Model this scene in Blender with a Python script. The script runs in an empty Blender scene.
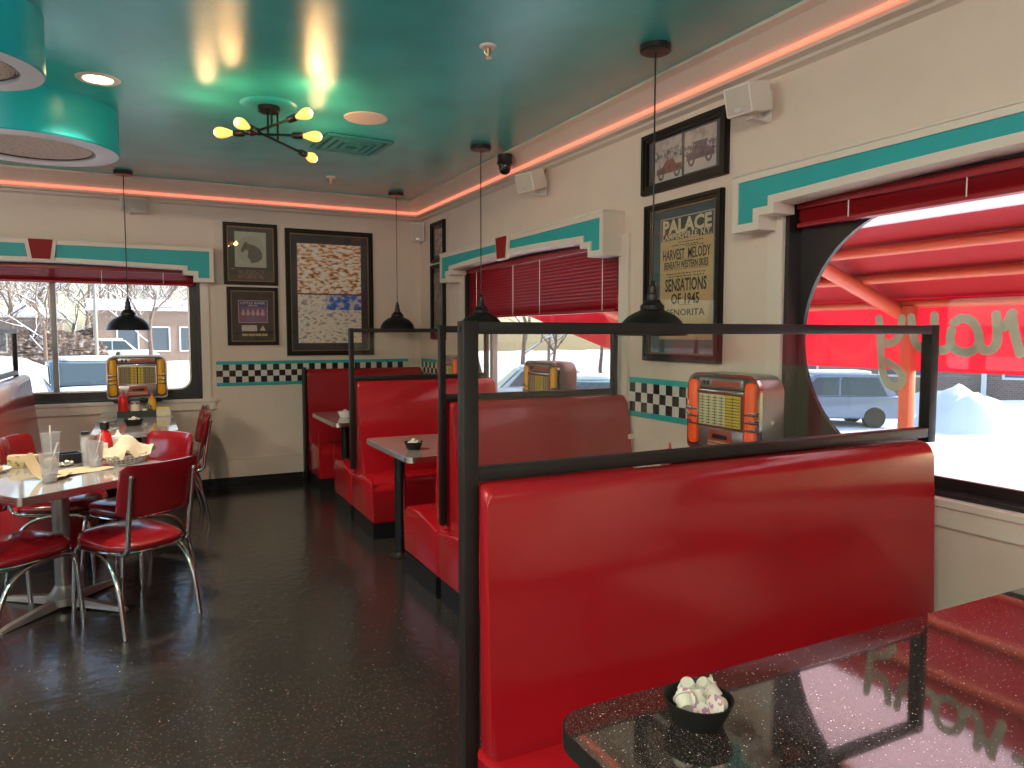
import bpy, bmesh, math, random
from math import pi, sin, cos, radians
from mathutils import Vector, Matrix, geometry
random.seed(7)
scene = bpy.context.scene
COL = scene.collection
# ------------------------------------------------------------------ camera, sky, sun, exposure
cd = bpy.data.cameras.new('camera'); cam = bpy.data.objects.new('camera', cd); COL.objects.link(cam)
cd.sensor_width = 36.0; cd.sensor_fit = 'HORIZONTAL'; cd.lens = 727.09/1024*36.0
cd.clip_start = 0.02; cd.clip_end = 400
cam.location = (0, 0, 1.5); cam.rotation_euler = (radians(90-3.92), 0, radians(-26.712))
scene.camera = cam
w = bpy.data.worlds.new('sky'); scene.world = w; w.use_nodes = True
nt = w.node_tree; sky = nt.nodes.new('ShaderNodeTexSky'); sky.sky_type = 'NISHITA'
sky.sun_disc = False; sky.sun_elevation = radians(28); sky.sun_rotation = radians(100)
sky.air_density = 1.0; sky.dust_density = 2.0; sky.ozone_density = 1.0
bgn = nt.nodes['Background']; bgn.inputs[1].default_value = 0.20
nt.links.new(sky.outputs[0], bgn.inputs[0])
sl = bpy.data.lights.new('sun', 'SUN'); sl.energy = 2.2; sl.angle = radians(0.6); sl.color = (1.0, .95, .86)
sun = bpy.data.objects.new('sun', sl); COL.objects.link(sun)
sun.rotation_euler = Vector((0.87, -0.16, 0.48)).to_track_quat('Z', 'Y').to_euler()
vs = scene.view_settings
scene.display_settings.display_device = 'sRGB'
vs.view_transform = 'Standard'; vs.look = 'None'; vs.gamma = 1.0; vs.use_curve_mapping = False
vs.exposure = 1.48
try:
    scene.cycles.max_bounces = 10; scene.cycles.diffuse_bounces = 5; scene.cycles.transparent_max_bounces = 24
    scene.cycles.sample_clamp_indirect = 6.0; scene.cycles.caustics_reflective = False; scene.cycles.caustics_refractive = False
except Exception: pass
DOWN_W = 10.0      # recessed downlights
BULB = .6        # chandelier bulb emission
NEON = 0.46
FILL_W = 12.0        # fill from the unseen ceiling lights added behind the camera
BULB_W = 0.9       # each chandelier bulb

# ------------------------------------------------------------------ materials
def new_mat(name):
    m = bpy.data.materials.new(name); m.use_nodes = True
    return m, m.node_tree, m.node_tree.nodes['Principled BSDF']
def mat(name, col, rough=.5, metal=0, coat=0, var=0, vscale=8, bump=0, bscale=60, spec=None, emit=None, estr=0, alpha=None, sheen=0):
    m, t, b = new_mat(name)
    b.inputs['Base Color'].default_value = (*col, 1); b.inputs['Roughness'].default_value = rough
    b.inputs['Metallic'].default_value = metal
    if coat: b.inputs['Coat Weight'].default_value = coat; b.inputs['Coat Roughness'].default_value = .08
    if spec is not None: b.inputs['Specular IOR Level'].default_value = spec
    tc = t.nodes.new('ShaderNodeTexCoord')
    if var:
        n = t.nodes.new('ShaderNodeTexNoise'); n.inputs['Scale'].default_value = vscale; n.inputs['Detail'].default_value = 4
        r = t.nodes.new('ShaderNodeValToRGB')
        r.color_ramp.elements[0].position = .3; r.color_ramp.elements[1].position = .7
        r.color_ramp.elements[0].color = (*[c*(1-var) for c in col], 1); r.color_ramp.elements[1].color = (*[min(1, c*(1+var)) for c in col], 1)
        t.links.new(tc.outputs['Object'], n.inputs['Vector']); t.links.new(n.outputs[0], r.inputs[0]); t.links.new(r.outputs[0], b.inputs['Base Color'])
    if bump:
        n2 = t.nodes.new('ShaderNodeTexNoise'); n2.inputs['Scale'].default_value = bscale; n2.inputs['Detail'].default_value = 3
        bp = t.nodes.new('ShaderNodeBump'); bp.inputs['Strength'].default_value = bump; bp.inputs['Distance'].default_value = .01
        t.links.new(tc.outputs['Object'], n2.inputs['Vector']); t.links.new(n2.outputs[0], bp.inputs['Height']); t.links.new(bp.outputs[0], b.inputs['Normal'])
    if emit: b.inputs['Emission Color'].default_value = (*emit, 1); b.inputs['Emission Strength'].default_value = estr
    return m
def glass_mat(name, tint=(1, 1, 1), refl=1.0, rough=0.0, haze=0.0):
    m, t, b = new_mat(name); t.nodes.remove(b)
    out = t.nodes['Material Output']
    tr = t.nodes.new('ShaderNodeBsdfTransparent'); tr.inputs[0].default_value = (*tint, 1)
    gl = t.nodes.new('ShaderNodeBsdfGlossy'); gl.inputs['Roughness'].default_value = rough
    fr = t.nodes.new('ShaderNodeFresnel'); fr.inputs[0].default_value = 1.45
    geo = t.nodes.new('ShaderNodeNewGeometry'); ior = t.nodes.new('ShaderNodeMapRange'); ior.inputs[3].default_value = 1.45; ior.inputs[4].default_value = 1/1.45
    t.links.new(geo.outputs['Backfacing'], ior.inputs[0]); t.links.new(ior.outputs[0], fr.inputs[0])   # same reflectance from both sides of a thin pane
    mul = t.nodes.new('ShaderNodeMath'); mul.operation = 'MULTIPLY'; mul.inputs[1].default_value = refl
    mx = t.nodes.new('ShaderNodeMixShader')
    t.links.new(fr.outputs[0], mul.inputs[0]); t.links.new(mul.outputs[0], mx.inputs[0])
    if haze:
        df = t.nodes.new('ShaderNodeBsdfDiffuse'); df.inputs[0].default_value = (.8, .8, .8, 1)
        m2 = t.nodes.new('ShaderNodeMixShader'); m2.inputs[0].default_value = haze
        t.links.new(tr.outputs[0], m2.inputs[1]); t.links.new(df.outputs[0], m2.inputs[2]); t.links.new(m2.outputs[0], mx.inputs[1])
    else:
        t.links.new(tr.outputs[0], mx.inputs[1])
    t.links.new(gl.outputs[0], mx.inputs[2]); t.links.new(mx.outputs[0], out.inputs[0])
    return m
def speck_mat(name, base, specks, rough, scale, spec=.5, bump=0, thr=.12, coat=0):
    """dark ground with small coloured chips: voronoi cells, two layers"""
    m, t, b = new_mat(name); L = t.links
    tc = t.nodes.new('ShaderNodeTexCoord')
    prev = None
    for i, (c, s, th) in enumerate(specks):
        v = t.nodes.new('ShaderNodeTexVoronoi'); v.inputs['Scale'].default_value = s
        L.new(tc.outputs['Object'], v.inputs['Vector'])
        lt = t.nodes.new('ShaderNodeMath'); lt.operation = 'LESS_THAN'; lt.inputs[1].default_value = th
        L.new(v.outputs['Distance'], lt.inputs[0])
        mx = t.nodes.new('ShaderNodeMix'); mx.data_type = 'RGBA'
        L.new(lt.outputs[0], mx.inputs[0])
        if prev is None: mx.inputs[6].default_value = (*base, 1)
        else: L.new(prev, mx.inputs[6])
        mx.inputs[7].default_value = (*c, 1); prev = mx.outputs[2]
    L.new(prev, b.inputs['Base Color'])
    n = t.nodes.new('ShaderNodeTexNoise'); n.inputs['Scale'].default_value = 2.3; n.inputs['Detail'].default_value = 5
    mr = t.nodes.new('ShaderNodeMapRange'); mr.inputs[3].default_value = rough*.75; mr.inputs[4].default_value = rough*1.3
    L.new(tc.outputs['Object'], n.inputs['Vector']); L.new(n.outputs[0], mr.inputs[0]); L.new(mr.outputs[0], b.inputs['Roughness'])
    b.inputs['Specular IOR Level'].default_value = spec
    if coat: b.inputs['Coat Weight'].default_value = coat; b.inputs['Coat Roughness'].default_value = .03
    if bump:
        n2 = t.nodes.new('ShaderNodeTexNoise'); n2.inputs['Scale'].default_value = 14; n2.inputs['Detail'].default_value = 2
        bp = t.nodes.new('ShaderNodeBump'); bp.inputs['Strength'].default_value = bump; bp.inputs['Distance'].default_value = .01
        L.new(tc.outputs['Object'], n2.inputs['Vector']); L.new(n2.outputs[0], bp.inputs['Height']); L.new(bp.outputs[0], b.inputs['Normal'])
    return m
def ramp_mat(name, scale, stops, rough=.6, kind='NOISE', detail=6, stretch=(1, 1, 1), rot=(0, 0, 0)):
    m, t, b = new_mat(name); L = t.links
    tc = t.nodes.new('ShaderNodeTexCoord'); mp = t.nodes.new('ShaderNodeMapping'); mp.inputs['Scale'].default_value = stretch; mp.inputs['Rotation'].default_value = rot
    L.new(tc.outputs['Object'], mp.inputs[0])
    if kind == 'NOISE':
        n = t.nodes.new('ShaderNodeTexNoise'); n.inputs['Detail'].default_value = detail; o = n.outputs[0]
    else:
        n = t.nodes.new('ShaderNodeTexVoronoi'); o = n.outputs['Color']
    n.inputs['Scale'].default_value = scale; L.new(mp.outputs[0], n.inputs['Vector'])
    r = t.nodes.new('ShaderNodeValToRGB'); cr = r.color_ramp
    while len(cr.elements) < len(stops): cr.elements.new(.5)
    for e, (p, c) in zip(cr.elements, stops): e.position = p; e.color = (*c, 1)
    L.new(o, r.inputs[0]); L.new(r.outputs[0], b.inputs['Base Color']); b.inputs['Roughness'].default_value = rough
    return m
def fabric_translucent(name, col, tcol, frac):
    m, t, b = new_mat(name); out = t.nodes['Material Output']
    b.inputs['Base Color'].default_value = (*col, 1); b.inputs['Roughness'].default_value = .6
    tl = t.nodes.new('ShaderNodeBsdfTranslucent'); tl.inputs[0].default_value = (*tcol, 1)
    mx = t.nodes.new('ShaderNodeMixShader'); mx.inputs[0].default_value = frac
    t.links.new(b.outputs[0], mx.inputs[1]); t.links.new(tl.outputs[0], mx.inputs[2]); t.links.new(mx.outputs[0], out.inputs[0])
    return m

WALL = mat('cream_wall_paint', (.73, .60, .515), .55, var=.03, vscale=3, bump=.05, bscale=120)
TRIMW = mat('cream_trim_paint', (.74, .65, .57), .4)
CROWN = mat('crown_moulding_paint', (.62, .54, .47), .45)
TEAL = mat('teal_panel_paint', (.016, .38, .40), .5, var=.06, vscale=5)
CEIL = mat('glossy_teal_ceiling_paint', (.036, .52, .53), .22, var=.12, vscale=3, bump=.14, bscale=260, spec=.75, coat=.08)
CEIL.node_tree.nodes['Principled BSDF'].inputs['Coat Roughness'].default_value = .22
DRUM = mat('teal_drum_paint', (.012, .42, .48), .35, var=.05, vscale=3)
WHITEM = mat('white_paint', (.78, .75, .71), .4)
RED = mat('red_vinyl', (.36, .008, .014), .18, var=.06, vscale=3, bump=.05, bscale=9, coat=.12)
REDC = mat('chair_red_vinyl', (.21, .006, .011), .2, var=.06, vscale=5, coat=.4)
BLIND = mat('red_blind_metal', (.33, .013, .02), .35)
BLACK = mat('black_powdercoat', (.010, .010, .011), .4, var=.15, vscale=30, spec=.3)
BLACKP = mat('black_plastic', (.012, .012, .013), .3)
MULL = mat('grey_mullion_paint', (.36, .34, .33), .45)
BOWLB = mat('matte_black_bowl', (.010, .010, .010), .55, spec=.3)
WINBLK = mat('dark_window_frame', (.022, .018, .020), .3)
BRONZE = mat('black_steel_tube', (.014, .011, .011), .45, var=.2, vscale=20, spec=.3)
CHROME = mat('chrome', (.58, .56, .55), .10, metal=1)
ALU = mat('brushed_aluminium', (.72, .71, .69), .25, metal=1, var=.05, vscale=40)
GREYM = mat('grey_cast_metal', (.34, .31, .29), .35, metal=.7)
LAM = speck_mat('grey_laminate', (.30, .275, .27), [((.40, .38, .37), 70, .18), ((.22, .20, .20), 90, .14)], .09, 1)
LAM.node_tree.nodes['Principled BSDF'].inputs['Coat Weight'].default_value = .5
GRANITE = speck_mat('black_speckled_laminate', (.020, .017, .016), [((.14, .11, .10), 300, .28), ((.70, .66, .62), 95, .11), ((.9, .88, .85), 34, .05)], .06, 1, spec=1.0, coat=1.0)
FLOOR = speck_mat('dark_speckled_vinyl_floor', (.023, .021, .020), [((.060, .046, .038), 55, .24), ((.13, .11, .09), 40, .09), ((.46, .43, .39), 24, .06)], .19, 1, spec=.55, bump=.22)
PANE = glass_mat('clear_glass', (.97, .98, .97), .8)
PGLASS = glass_mat('framed_picture_glass', (1, 1, 1), .55)
SHIELD = glass_mat('partition_glass', (.975, .975, .96), .62, haze=.003)
CUPM = glass_mat('clear_plastic', (.90, .90, .93), 1.0, rough=.05, haze=.16)
AMBER = mat('amber_bulb_glass', (1, .55, .18), .2, emit=(1.0, .44, .09), estr=BULB)
LAMPW = mat('warm_lamp_lens', (1, .8, .5), .3, emit=(1.0, .70, .32), estr=9)
NEONM = mat('coral_neon_tube', (1, .3, .2), .3, emit=(1.0, .22, .13), estr=NEON)
KETCH = mat('red_bottle_plastic', (.55, .012, .012), .3)
CREAM = mat('cream_plastic', (.72, .63, .50), .45)
WHITEP = mat('white_plastic', (.80, .78, .74), .4)
CREAMER = mat('white_creamer_cup', (.54, .50, .43), .45)
LID = ramp_mat('printed_foil_lid', 90, [(.40, (.62, .58, .52)), (.52, (.62, .56, .52)), (.56, (.55, .12, .14)), (.64, (.25, .22, .45))], .35, 'NOISE', 2)
PAPERT = mat('tan_napkin_paper', (.52, .43, .30), .8, var=.06, vscale=20)
PAPERW = mat('cream_liner_paper', (.64, .56, .44), .8, var=.06, vscale=16, bump=.2, bscale=40)
MUST = mat('yellow_mustard', (.70, .36, .02), .35)
ORANGE = mat('orange_light_plastic', (.85, .10, .02), .25, emit=(1, .12, .02), estr=.06)
AMBERP = mat('amber_light_plastic', (.62, .30, .01), .25, emit=(1, .42, .02), estr=.03)
JGREY = mat('jukebox_grey_metal', (.30, .27, .27), .3, metal=.8)
JDARK = mat('jukebox_dark_panel', (.05, .035, .04), .35)
JPAGE = mat('title_card_cream', (.72, .62, .38), .5)
JTAN = mat('title_card_tan', (.36, .26, .13), .5)
JYEL = mat('title_card_yellow', (.72, .48, .03), .5)
JRED = mat('jukebox_red_panel', (.42, .05, .03), .35)
INK = mat('black_ink', (.02, .018, .016), .7)
FRAMEB = mat('black_picture_frame', (.010, .008, .007), .4, spec=.25)
FRAMEG = mat('gilt_fillet', (.22, .15, .07), .4, metal=.4)
MATD = mat('dark_mount_board', (.045, .042, .048), .8)
SNOW = mat('snow', (.86, .88, .92), .7, var=.03, vscale=.6, bump=.5, bscale=2.5)
BARK = mat('tree_bark', (.16, .11, .085), .9, var=.3, vscale=3)

# ------------------------------------------------------------------ mesh helpers
class MB:
    def __init__(s): s.bm = bmesh.new(); s.idx = 0
    def _m(s, faces):
        for f in faces: f.material_index = s.idx
    def box(s, x0, x1, y0, y1, z0, z1, bev=0, seg=2):
        r = bmesh.ops.create_cube(s.bm, size=1.0)
        vs_ = r['verts']
        for v in vs_:
            v.co = Vector(((x0+x1)/2+v.co.x*(x1-x0), (y0+y1)/2+v.co.y*(y1-y0), (z0+z1)/2+v.co.z*(z1-z0)))
        fs = {f for v in vs_ for f in v.link_faces}; s._m(fs)
        if bev:
            es = list({e for v in vs_ for e in v.link_edges})
            r2 = bmesh.ops.bevel(s.bm, geom=es, offset=bev, segments=seg, profile=.5, affect='EDGES'); s._m(r2['faces'])
        return s
    def prism(s, poly, a, b, axis='x', bev=0, seg=2):
        """extrude a closed 2D polygon; axis x: poly=(y,z); y: (x,z); z: (x,y)"""
        def P(p, t):
            return Vector((t, p[0], p[1])) if axis == 'x' else Vector((p[0], t, p[1])) if axis == 'y' else Vector((p[0], p[1], t))
        n = len(poly); A = [s.bm.verts.new(P(p, a)) for p in poly]; B = [s.bm.verts.new(P(p, b)) for p in poly]
        fs = [s.bm.faces.new(A), s.bm.faces.new(list(reversed(B)))]
        for i in range(n): fs.append(s.bm.faces.new((A[i], B[i], B[(i+1) % n], A[(i+1) % n])))
        s._m(fs)
        if bev:
            es = list(set(fs[0].edges) | set(fs[1].edges))
            r2 = bmesh.ops.bevel(s.bm, geom=es, offset=bev, segments=seg, profile=.5, affect='EDGES'); s._m(r2['faces'])
        return s
    def holed(s, outer, inner, a, b, axis='y'):
        """plate with a hole"""
        def P(p, t):
            return Vector((t, p[0], p[1])) if axis == 'x' else Vector((p[0], t, p[1])) if axis == 'y' else Vector((p[0], p[1], t))
        tri = geometry.tessellate_polygon([[Vector((p[0], p[1], 0)) for p in outer], [Vector((p[0], p[1], 0)) for p in inner]])
        pts = list(outer)+list(inner)
        A = [s.bm.verts.new(P(p, a)) for p in pts]; B = [s.bm.verts.new(P(p, b)) for p in pts]; fs = []
        for t in tri:
            try: fs.append(s.bm.faces.new([A[i] for i in t])); fs.append(s.bm.faces.new([B[i] for i in reversed(t)]))
            except ValueError: pass
        for off, n in ((0, len(outer)), (len(outer), len(inner))):
            for i in range(n):
                j = (i+1) % n; fs.append(s.bm.faces.new((A[off+i], A[off+j], B[off+j], B[off+i])))
        s._m(fs); return s
    def tube(s, pts, r, n=10, cap=True):
        pts = [Vector(p) for p in pts]; rings = []; up = Vector((0, 0, 1))
        rr = r if isinstance(r, (list, tuple)) else [r]*len(pts)
        prev = None
        for i, p in enumerate(pts):
            d = (pts[min(i+1, len(pts)-1)]-pts[max(i-1, 0)]).normalized()
            if prev is None:
                a = d.cross(up) if abs(d.z) < .95 else d.cross(Vector((0, 1, 0)))
            else:
                a = prev-d*prev.dot(d)
            a.normalize(); prev = a.copy(); b = d.cross(a)
            rings.append([s.bm.verts.new(p+(a*cos(2*pi*k/n)+b*sin(2*pi*k/n))*rr[i]) for k in range(n)])
        fs = []
        for A, B in zip(rings, rings[1:]):
            for k in range(n): fs.append(s.bm.faces.new((A[k], A[(k+1) % n], B[(k+1) % n], B[k])))
        if cap: fs.append(s.bm.faces.new(list(reversed(rings[0])))); fs.append(s.bm.faces.new(rings[-1]))
        s._m(fs); return s
    def lathe(s, prof, c=(0, 0, 0), n=24, M=None):
        """prof: list of (r,z); spun about z through c"""
        c = Vector(c); rings = []; fs = []
        def X(v): return (M @ v if M else v)+c
        for r, z in prof:
            if r < 1e-6: rings.append([s.bm.verts.new(X(Vector((0, 0, z))))])
            else: rings.append([s.bm.verts.new(X(Vector((r*cos(2*pi*k/n), r*sin(2*pi*k/n), z)))) for k in range(n)])
        for A, B in zip(rings, rings[1:]):
            if len(A) == 1 and len(B) == 1: continue
            for k in range(n):
                j = (k+1) % n
                if len(A) == 1: fs.append(s.bm.faces.new((A[0], B[j], B[k])))
                elif len(B) == 1: fs.append(s.bm.faces.new((A[k], A[j], B[0])))
                else: fs.append(s.bm.faces.new((A[k], A[j], B[j], B[k])))
        s._m(fs); return s
    def quad(s, *p):
        f = s.bm.faces.new([s.bm.verts.new(Vector(q)) for q in p]); s._m([f]); return s
    def build(s, name, mats, parent=None, smooth=True, angle=35):
        bmesh.ops.recalc_face_normals(s.bm, faces=s.bm.faces)
        me = bpy.data.meshes.new(name); s.bm.to_mesh(me); s.bm.free()
        for m in (mats if isinstance(mats, (list, tuple)) else [mats]): me.materials.append(m)
        if smooth:
            for p in me.polygons: p.use_smooth = True
            try: me.set_sharp_from_angle(angle=radians(angle))
            except Exception: pass
        o = bpy.data.objects.new(name, me); COL.objects.link(o)
        if parent: o.parent = parent
        return o
def tag(o, label=None, cat=None, group=None, kind=None):
    if label: o['label'] = label
    if cat: o['category'] = cat
    if group: o['group'] = group
    if kind: o['kind'] = kind
    return o
def thing(name, label, cat, loc=(0, 0, 0), rz=0, group=None, kind=None):
    o = bpy.data.objects.new(name, None); COL.objects.link(o); o.empty_display_size = .1
    o.location = loc; o.rotation_euler = (0, 0, radians(rz))
    return tag(o, label, cat, group, kind)
def struct(name, mb, m, parent=None, smooth=False):
    return tag(mb.build(name, m, parent, smooth), kind='structure' if parent is None else None)
def copy_tree(o, parent=None):
    c = o.copy(); COL.objects.link(c)
    if parent: c.parent = parent
    for ch in list(o.children): copy_tree(ch, c)
    return c
def rrect(x0, x1, y0, y1, r, n=6):
    rs = r if isinstance(r, (list, tuple)) else (r, r, r, r)   # bl, br, tr, tl
    out = []
    for (cx, cy, a0, q) in ((x0+rs[0], y0+rs[0], 180, rs[0]), (x1-rs[1], y0+rs[1], 270, rs[1]), (x1-rs[2], y1-rs[2], 0, rs[2]), (x0+rs[3], y1-rs[3], 90, rs[3])):
        if q < 1e-5: out.append((cx, cy)); continue
        for k in range(n+1):
            a = radians(a0+90*k/n); out.append((cx+q*cos(a), cy+q*sin(a)))
    return out
def smooth_path(pts, n=6):
    P = [Vector(p) for p in pts]; P = [P[0]]+P+[P[-1]]; out = []
    for i in range(1, len(P)-2):
        for k in range(n):
            t = k/n; a, b, c, d = P[i-1], P[i], P[i+1], P[i+2]
            out.append(.5*((2*b)+(-a+c)*t+(2*a-5*b+4*c-d)*t*t+(-a+3*b-3*c+d)*t*t*t))
    out.append(P[-2]); return out
def text(body, name, m, parent, loc, h, wfit=None, depth=.0006, mirror=False, bold=0):
    """flat lettering lying in the parent's local XZ plane, facing -Y"""
    cu = bpy.data.curves.new(name, 'FONT'); cu.body = body; cu.size = h*1.4; cu.align_x = 'CENTER'; cu.extrude = depth; cu.offset = bold
    cu.resolution_u = 2
    tmp = bpy.data.objects.new('tmp', cu); COL.objects.link(tmp)
    dg = bpy.context.evaluated_depsgraph_get(); me = bpy.data.meshes.new_from_object(tmp.evaluated_get(dg))
    bpy.data.objects.remove(tmp)
    xs = [v.co.x for v in me.vertices]; W = max(xs)-min(xs); k = (wfit/W) if wfit else 1
    for v in me.vertices: v.co = Vector((v.co.x*k*(-1 if mirror else 1), -v.co.z, v.co.y))
    me.name = name; me.materials.clear(); me.materials.append(m)
    o = bpy.data.objects.new(name, me); COL.objects.link(o); o.parent = parent; o.location = loc
    return o

# ------------------------------------------------------------------ room shell
XR, YB, ZC = 2.68, 7.534, 2.90          # right wall, back wall, ceiling
XL, YF, T = -5.2, -3.6, .24
SILL, HEAD = .885, 2.12
WM = (3.80, 6.31); WR = (-.02, 2.49); WB = (-2.10, .475); WLF = (1.0, 7.0); WFR = (-4.2, 1.8)
def wall_y(name, x0, x1, holes, z1, flare=0):     # a wall with openings, running along y between planes x0..x1
    m = MB()
    for xa, xb, fl in (((x0, x0+.11, 0), (x0+.11, x1, flare)) if flare else ((x0, x1, 0),)):   # the outer leaf opens wider
        ys = YF-T
        for a, b in [(h0-fl, h1+fl) for h0, h1 in sorted(holes)]+[(YB+T, None)]:
            m.box(xa, xb, ys, a, 0, z1)
            if b is not None:
                m.box(xa, xb, a, b, 0, SILL-.03); m.box(xa, xb, a, b, HEAD, z1); ys = b
    return struct(name, m, WALL)
def wall_x(name, y0, y1, holes, z1):
    m = MB(); xs = XL
    for a, b in sorted(holes)+[(XR, None)]:
        m.box(xs, a, y0, y1, 0, z1)
        if b is not None:
            m.box(a, b, y0, y1, 0, SILL-.03); m.box(a, b, y0, y1, HEAD, z1); xs = b
    return struct(name, m, WALL)
struct('floor', MB().box(XL-T, XR+T, YF-T, YB+T, -.12, 0), FLOOR)
struct('ceiling', MB().box(XL-T, XR+T, YF-T, YB+T, ZC, ZC+.15), CEIL)
wall_y('wall_right', XR, XR+T, [WM, WR], ZC, .34); wall_y('wall_left', XL-T, XL, [WLF], ZC)
wall_x('wall_back', YB, YB+T, [WB], ZC); wall_x('wall_front', YF-T, YF, [WFR], ZC)
struct('baseboard_back', MB().box(XL, 1.40, YB-.012, YB, 0, .10).box(XL, 1.40, YB-.03, YB-.012, 0, .015), BLACK)
struct('baseboard_right', MB().box(XR-.012, XR, YF, YB-.02, 0, .10), BLACK)
# thin panel reveal line above the baseboard and wall battens
struct('trim_1', MB().box(-.35, 1.38, YB-.006, YB, .275, .285), WALL)
struct('trim_2', MB().box(2.56, 2.585, YB-.008, YB, 0, 2.70).box(.615, .622, YB-.004, YB, 1.24, 2.72), WALL)
# crown mouldings with a cove that holds the neon
CP = [(0, 2.90), (.165, 2.90), (.165, 2.885), (.13, 2.868), (.06, 2.79), (.045, 2.788), (.045, 2.764), (.06, 2.76), (.06, 2.742), (.028, 2.732), (.028, 2.716), (.012, 2.708), (0, 2.700)]
struct('trim_3', MB().prism([(XR-a, z) for a, z in CP], YF, YB-.02, 'y'), CROWN)
struct('trim_4', MB().prism([(YB-a, z) for a, z in CP], XL, XR-.02, 'x'), CROWN)
for nm, pts, lab in (('neon_tube', [(XR-.062, YF+.1, 2.776), (XR-.062, YB-.16, 2.776), (XR-.066, YB-.10, 2.776), (XR-.10, YB-.066, 2.776)], 'coral red neon tube running in the crown moulding above the window wall'),
                     ('neon_tube', [(XR-.105, YB-.062, 2.776), (XL+.1, YB-.062, 2.776)], 'coral red neon tube running in the crown moulding above the far wall')):
    tag(MB().tube(pts, .013, 10).build(nm, NEONM), lab, 'neon light', 'neon tubes in the crown moulding')
# sills and casings
struct('trim_5', MB().box(WM[0]*0+XR-.045, XR+.09, WM[0]-.16, WM[1]+.10, SILL-.03, SILL, .004).box(XR-.028, XR, WM[0]-.13, WM[1]+.08, SILL-.105, SILL-.03), TRIMW)
struct('trim_6', MB().box(XR-.045, XR+.09, WR[0]-.1, WR[1]+.10, SILL-.03, SILL, .004).box(XR-.028, XR, WR[0]-.1, WR[1]+.08, SILL-.105, SILL-.03), TRIMW)
struct('trim_7', MB().box(WB[0]-.1, WB[1]+.13, YB-.045, YB+.09, SILL-.03, SILL, .004).box(WB[0]-.1, WB[1]+.11, YB-.028, YB, SILL-.105, SILL-.03), TRIMW)
struct('trim_8', MB().box(XR-.02, XR, WM[0]-.10, WM[0], SILL, 2.12).box(XR-.02, XR, WM[1], WM[1]+.09, SILL, 2.12), TRIMW)
struct('trim_9', MB().box(XR-.02, XR, WR[1], WR[1]+.09, SILL, 2.12).box(XR-.02, XR, WR[0]-.09, WR[0], SILL, 2.12), TRIMW)
struct('trim_10', MB().box(WB[1], WB[1]+.075, YB-.02, YB, SILL, 2.12).box(WB[0]-.075, WB[0], YB-.02, YB, SILL, 2.12), TRIMW)
# checkerboard borders: two teal bands and three rows of squares
def checker(name, length, parent_loc, rz, off=0):
    m = MB(); s = .0585; z0 = 1.03
    m.idx = 2; m.box(0, length, -.010, 0, z0-.032, z0); m.box(0, length, -.010, 0, z0+3*s, z0+3*s+.032)
    k = 0
    while k*s < length-1e-4:
        for r in range(3):
            m.idx = (k+r+off) % 2; m.box(k*s, min(length, (k+1)*s), -.006, 0, z0+r*s, z0+(r+1)*s)
        k += 1
    o = struct(name, m, [mat(name+'_black_tile', (.015, .014, .015), .25), mat(name+'_white_tile', (.66, .62, .58), .25), TEAL])
    o.location = parent_loc; o.rotation_euler = (0, 0, radians(rz))
checker('trim_11', 1.93, (.60, YB, 0), 0, 1)
checker('trim_12', 1.10, (XR, 3.69, 0), -90, 0)
checker('trim_13', 1.08, (XR, 7.50, 0), -90, 0)

# ------------------------------------------------------------------ windows (local: x along the wall, facing -y, opening 0..W, sill at z 0)
def window(name, W, loc, rz, outline, glass_y, mullions, depth=T, gm=None):
    H = HEAD-SILL
    r = thing(name, None, None, loc, rz, kind='structure')
    f = MB()
    f.box(0, .022, 0, depth, 0, H).box(W-.022, W, 0, depth, 0, H).box(.022, W-.022, 0, depth, 0, .015).box(.022, W-.022, 0, depth, H-.015, H)
    f.build('frame', WINBLK, r, False)
    p = MB(); p.holed([(.022, .015), (W-.022, .015), (W-.022, H-.015), (.022, H-.015)], outline, glass_y, glass_y+(.012 if gm else .03))
    p.build('surround_panel', WINBLK, r, False)
    cx = sum(q[0] for q in outline)/len(outline); cz = sum(q[1] for q in outline)/len(outline)
    def ins(d):
        res = []
        n = len(outline)
        for i in range(n):
            a, b, c = Vector(outline[i-1]), Vector(outline[i]), Vector(outline[(i+1) % n])
            t = (c-a).normalized(); nn = Vector((-t.y, t.x)); res.append(tuple(b+nn*d))
        return res
    g = MB(); g.holed(outline, ins(.014), glass_y-.004, glass_y+(.018 if gm else .036)); g.build('gasket', gm or ALU, r)
    gp = MB(); gp.prism(ins(.007), glass_y+.010, glass_y+.013, 'y'); gp.build('pane', PANE, r, False)
    for x in mullions:
        MB().box(x-.022, x+.022, glass_y-.012, glass_y+.045, min(q[1] for q in outline)+.006, max(q[1] for q in outline)-.006, .004).build('mullion', MULL, r)
    return r
def stadium(x0, x1, z0, z1, n=20): return rrect(x0, x1, z0, z1, (z1-z0)/2-1e-4, n)
window('window_1', WM[1]-WM[0], (XR, WM[1], SILL), -90, stadium(.045, 2.465, .045, 1.155), .08, [.43], gm=WINBLK, depth=.11)
window('window_2', WR[1]-WR[0], (XR, WR[1], SILL), -90, stadium(.020+.012, 2.478, .045, 1.155), .08, [], gm=WINBLK, depth=.11)
window('window_3', WB[1]-WB[0], (WB[0], YB, SILL), 0, rrect(.09, 2.575-.09, .085, 1.16, .11), .11, [1.375])
window('window_4', WLF[1]-WLF[0], (XL, WLF[0], SILL), 90, rrect(.09, 5.91, .085, 1.16, .11), .11, [2.0, 4.0])  # unseen side window, added and sized to let more daylight in
window('window_5', WFR[1]-WFR[0], (WFR[1], YF, SILL), 180, rrect(.09, 5.91, .085, 1.16, .11), .11, [2.0, 4.0])  # unseen front window, likewise added for daylight and glass reflections

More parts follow.
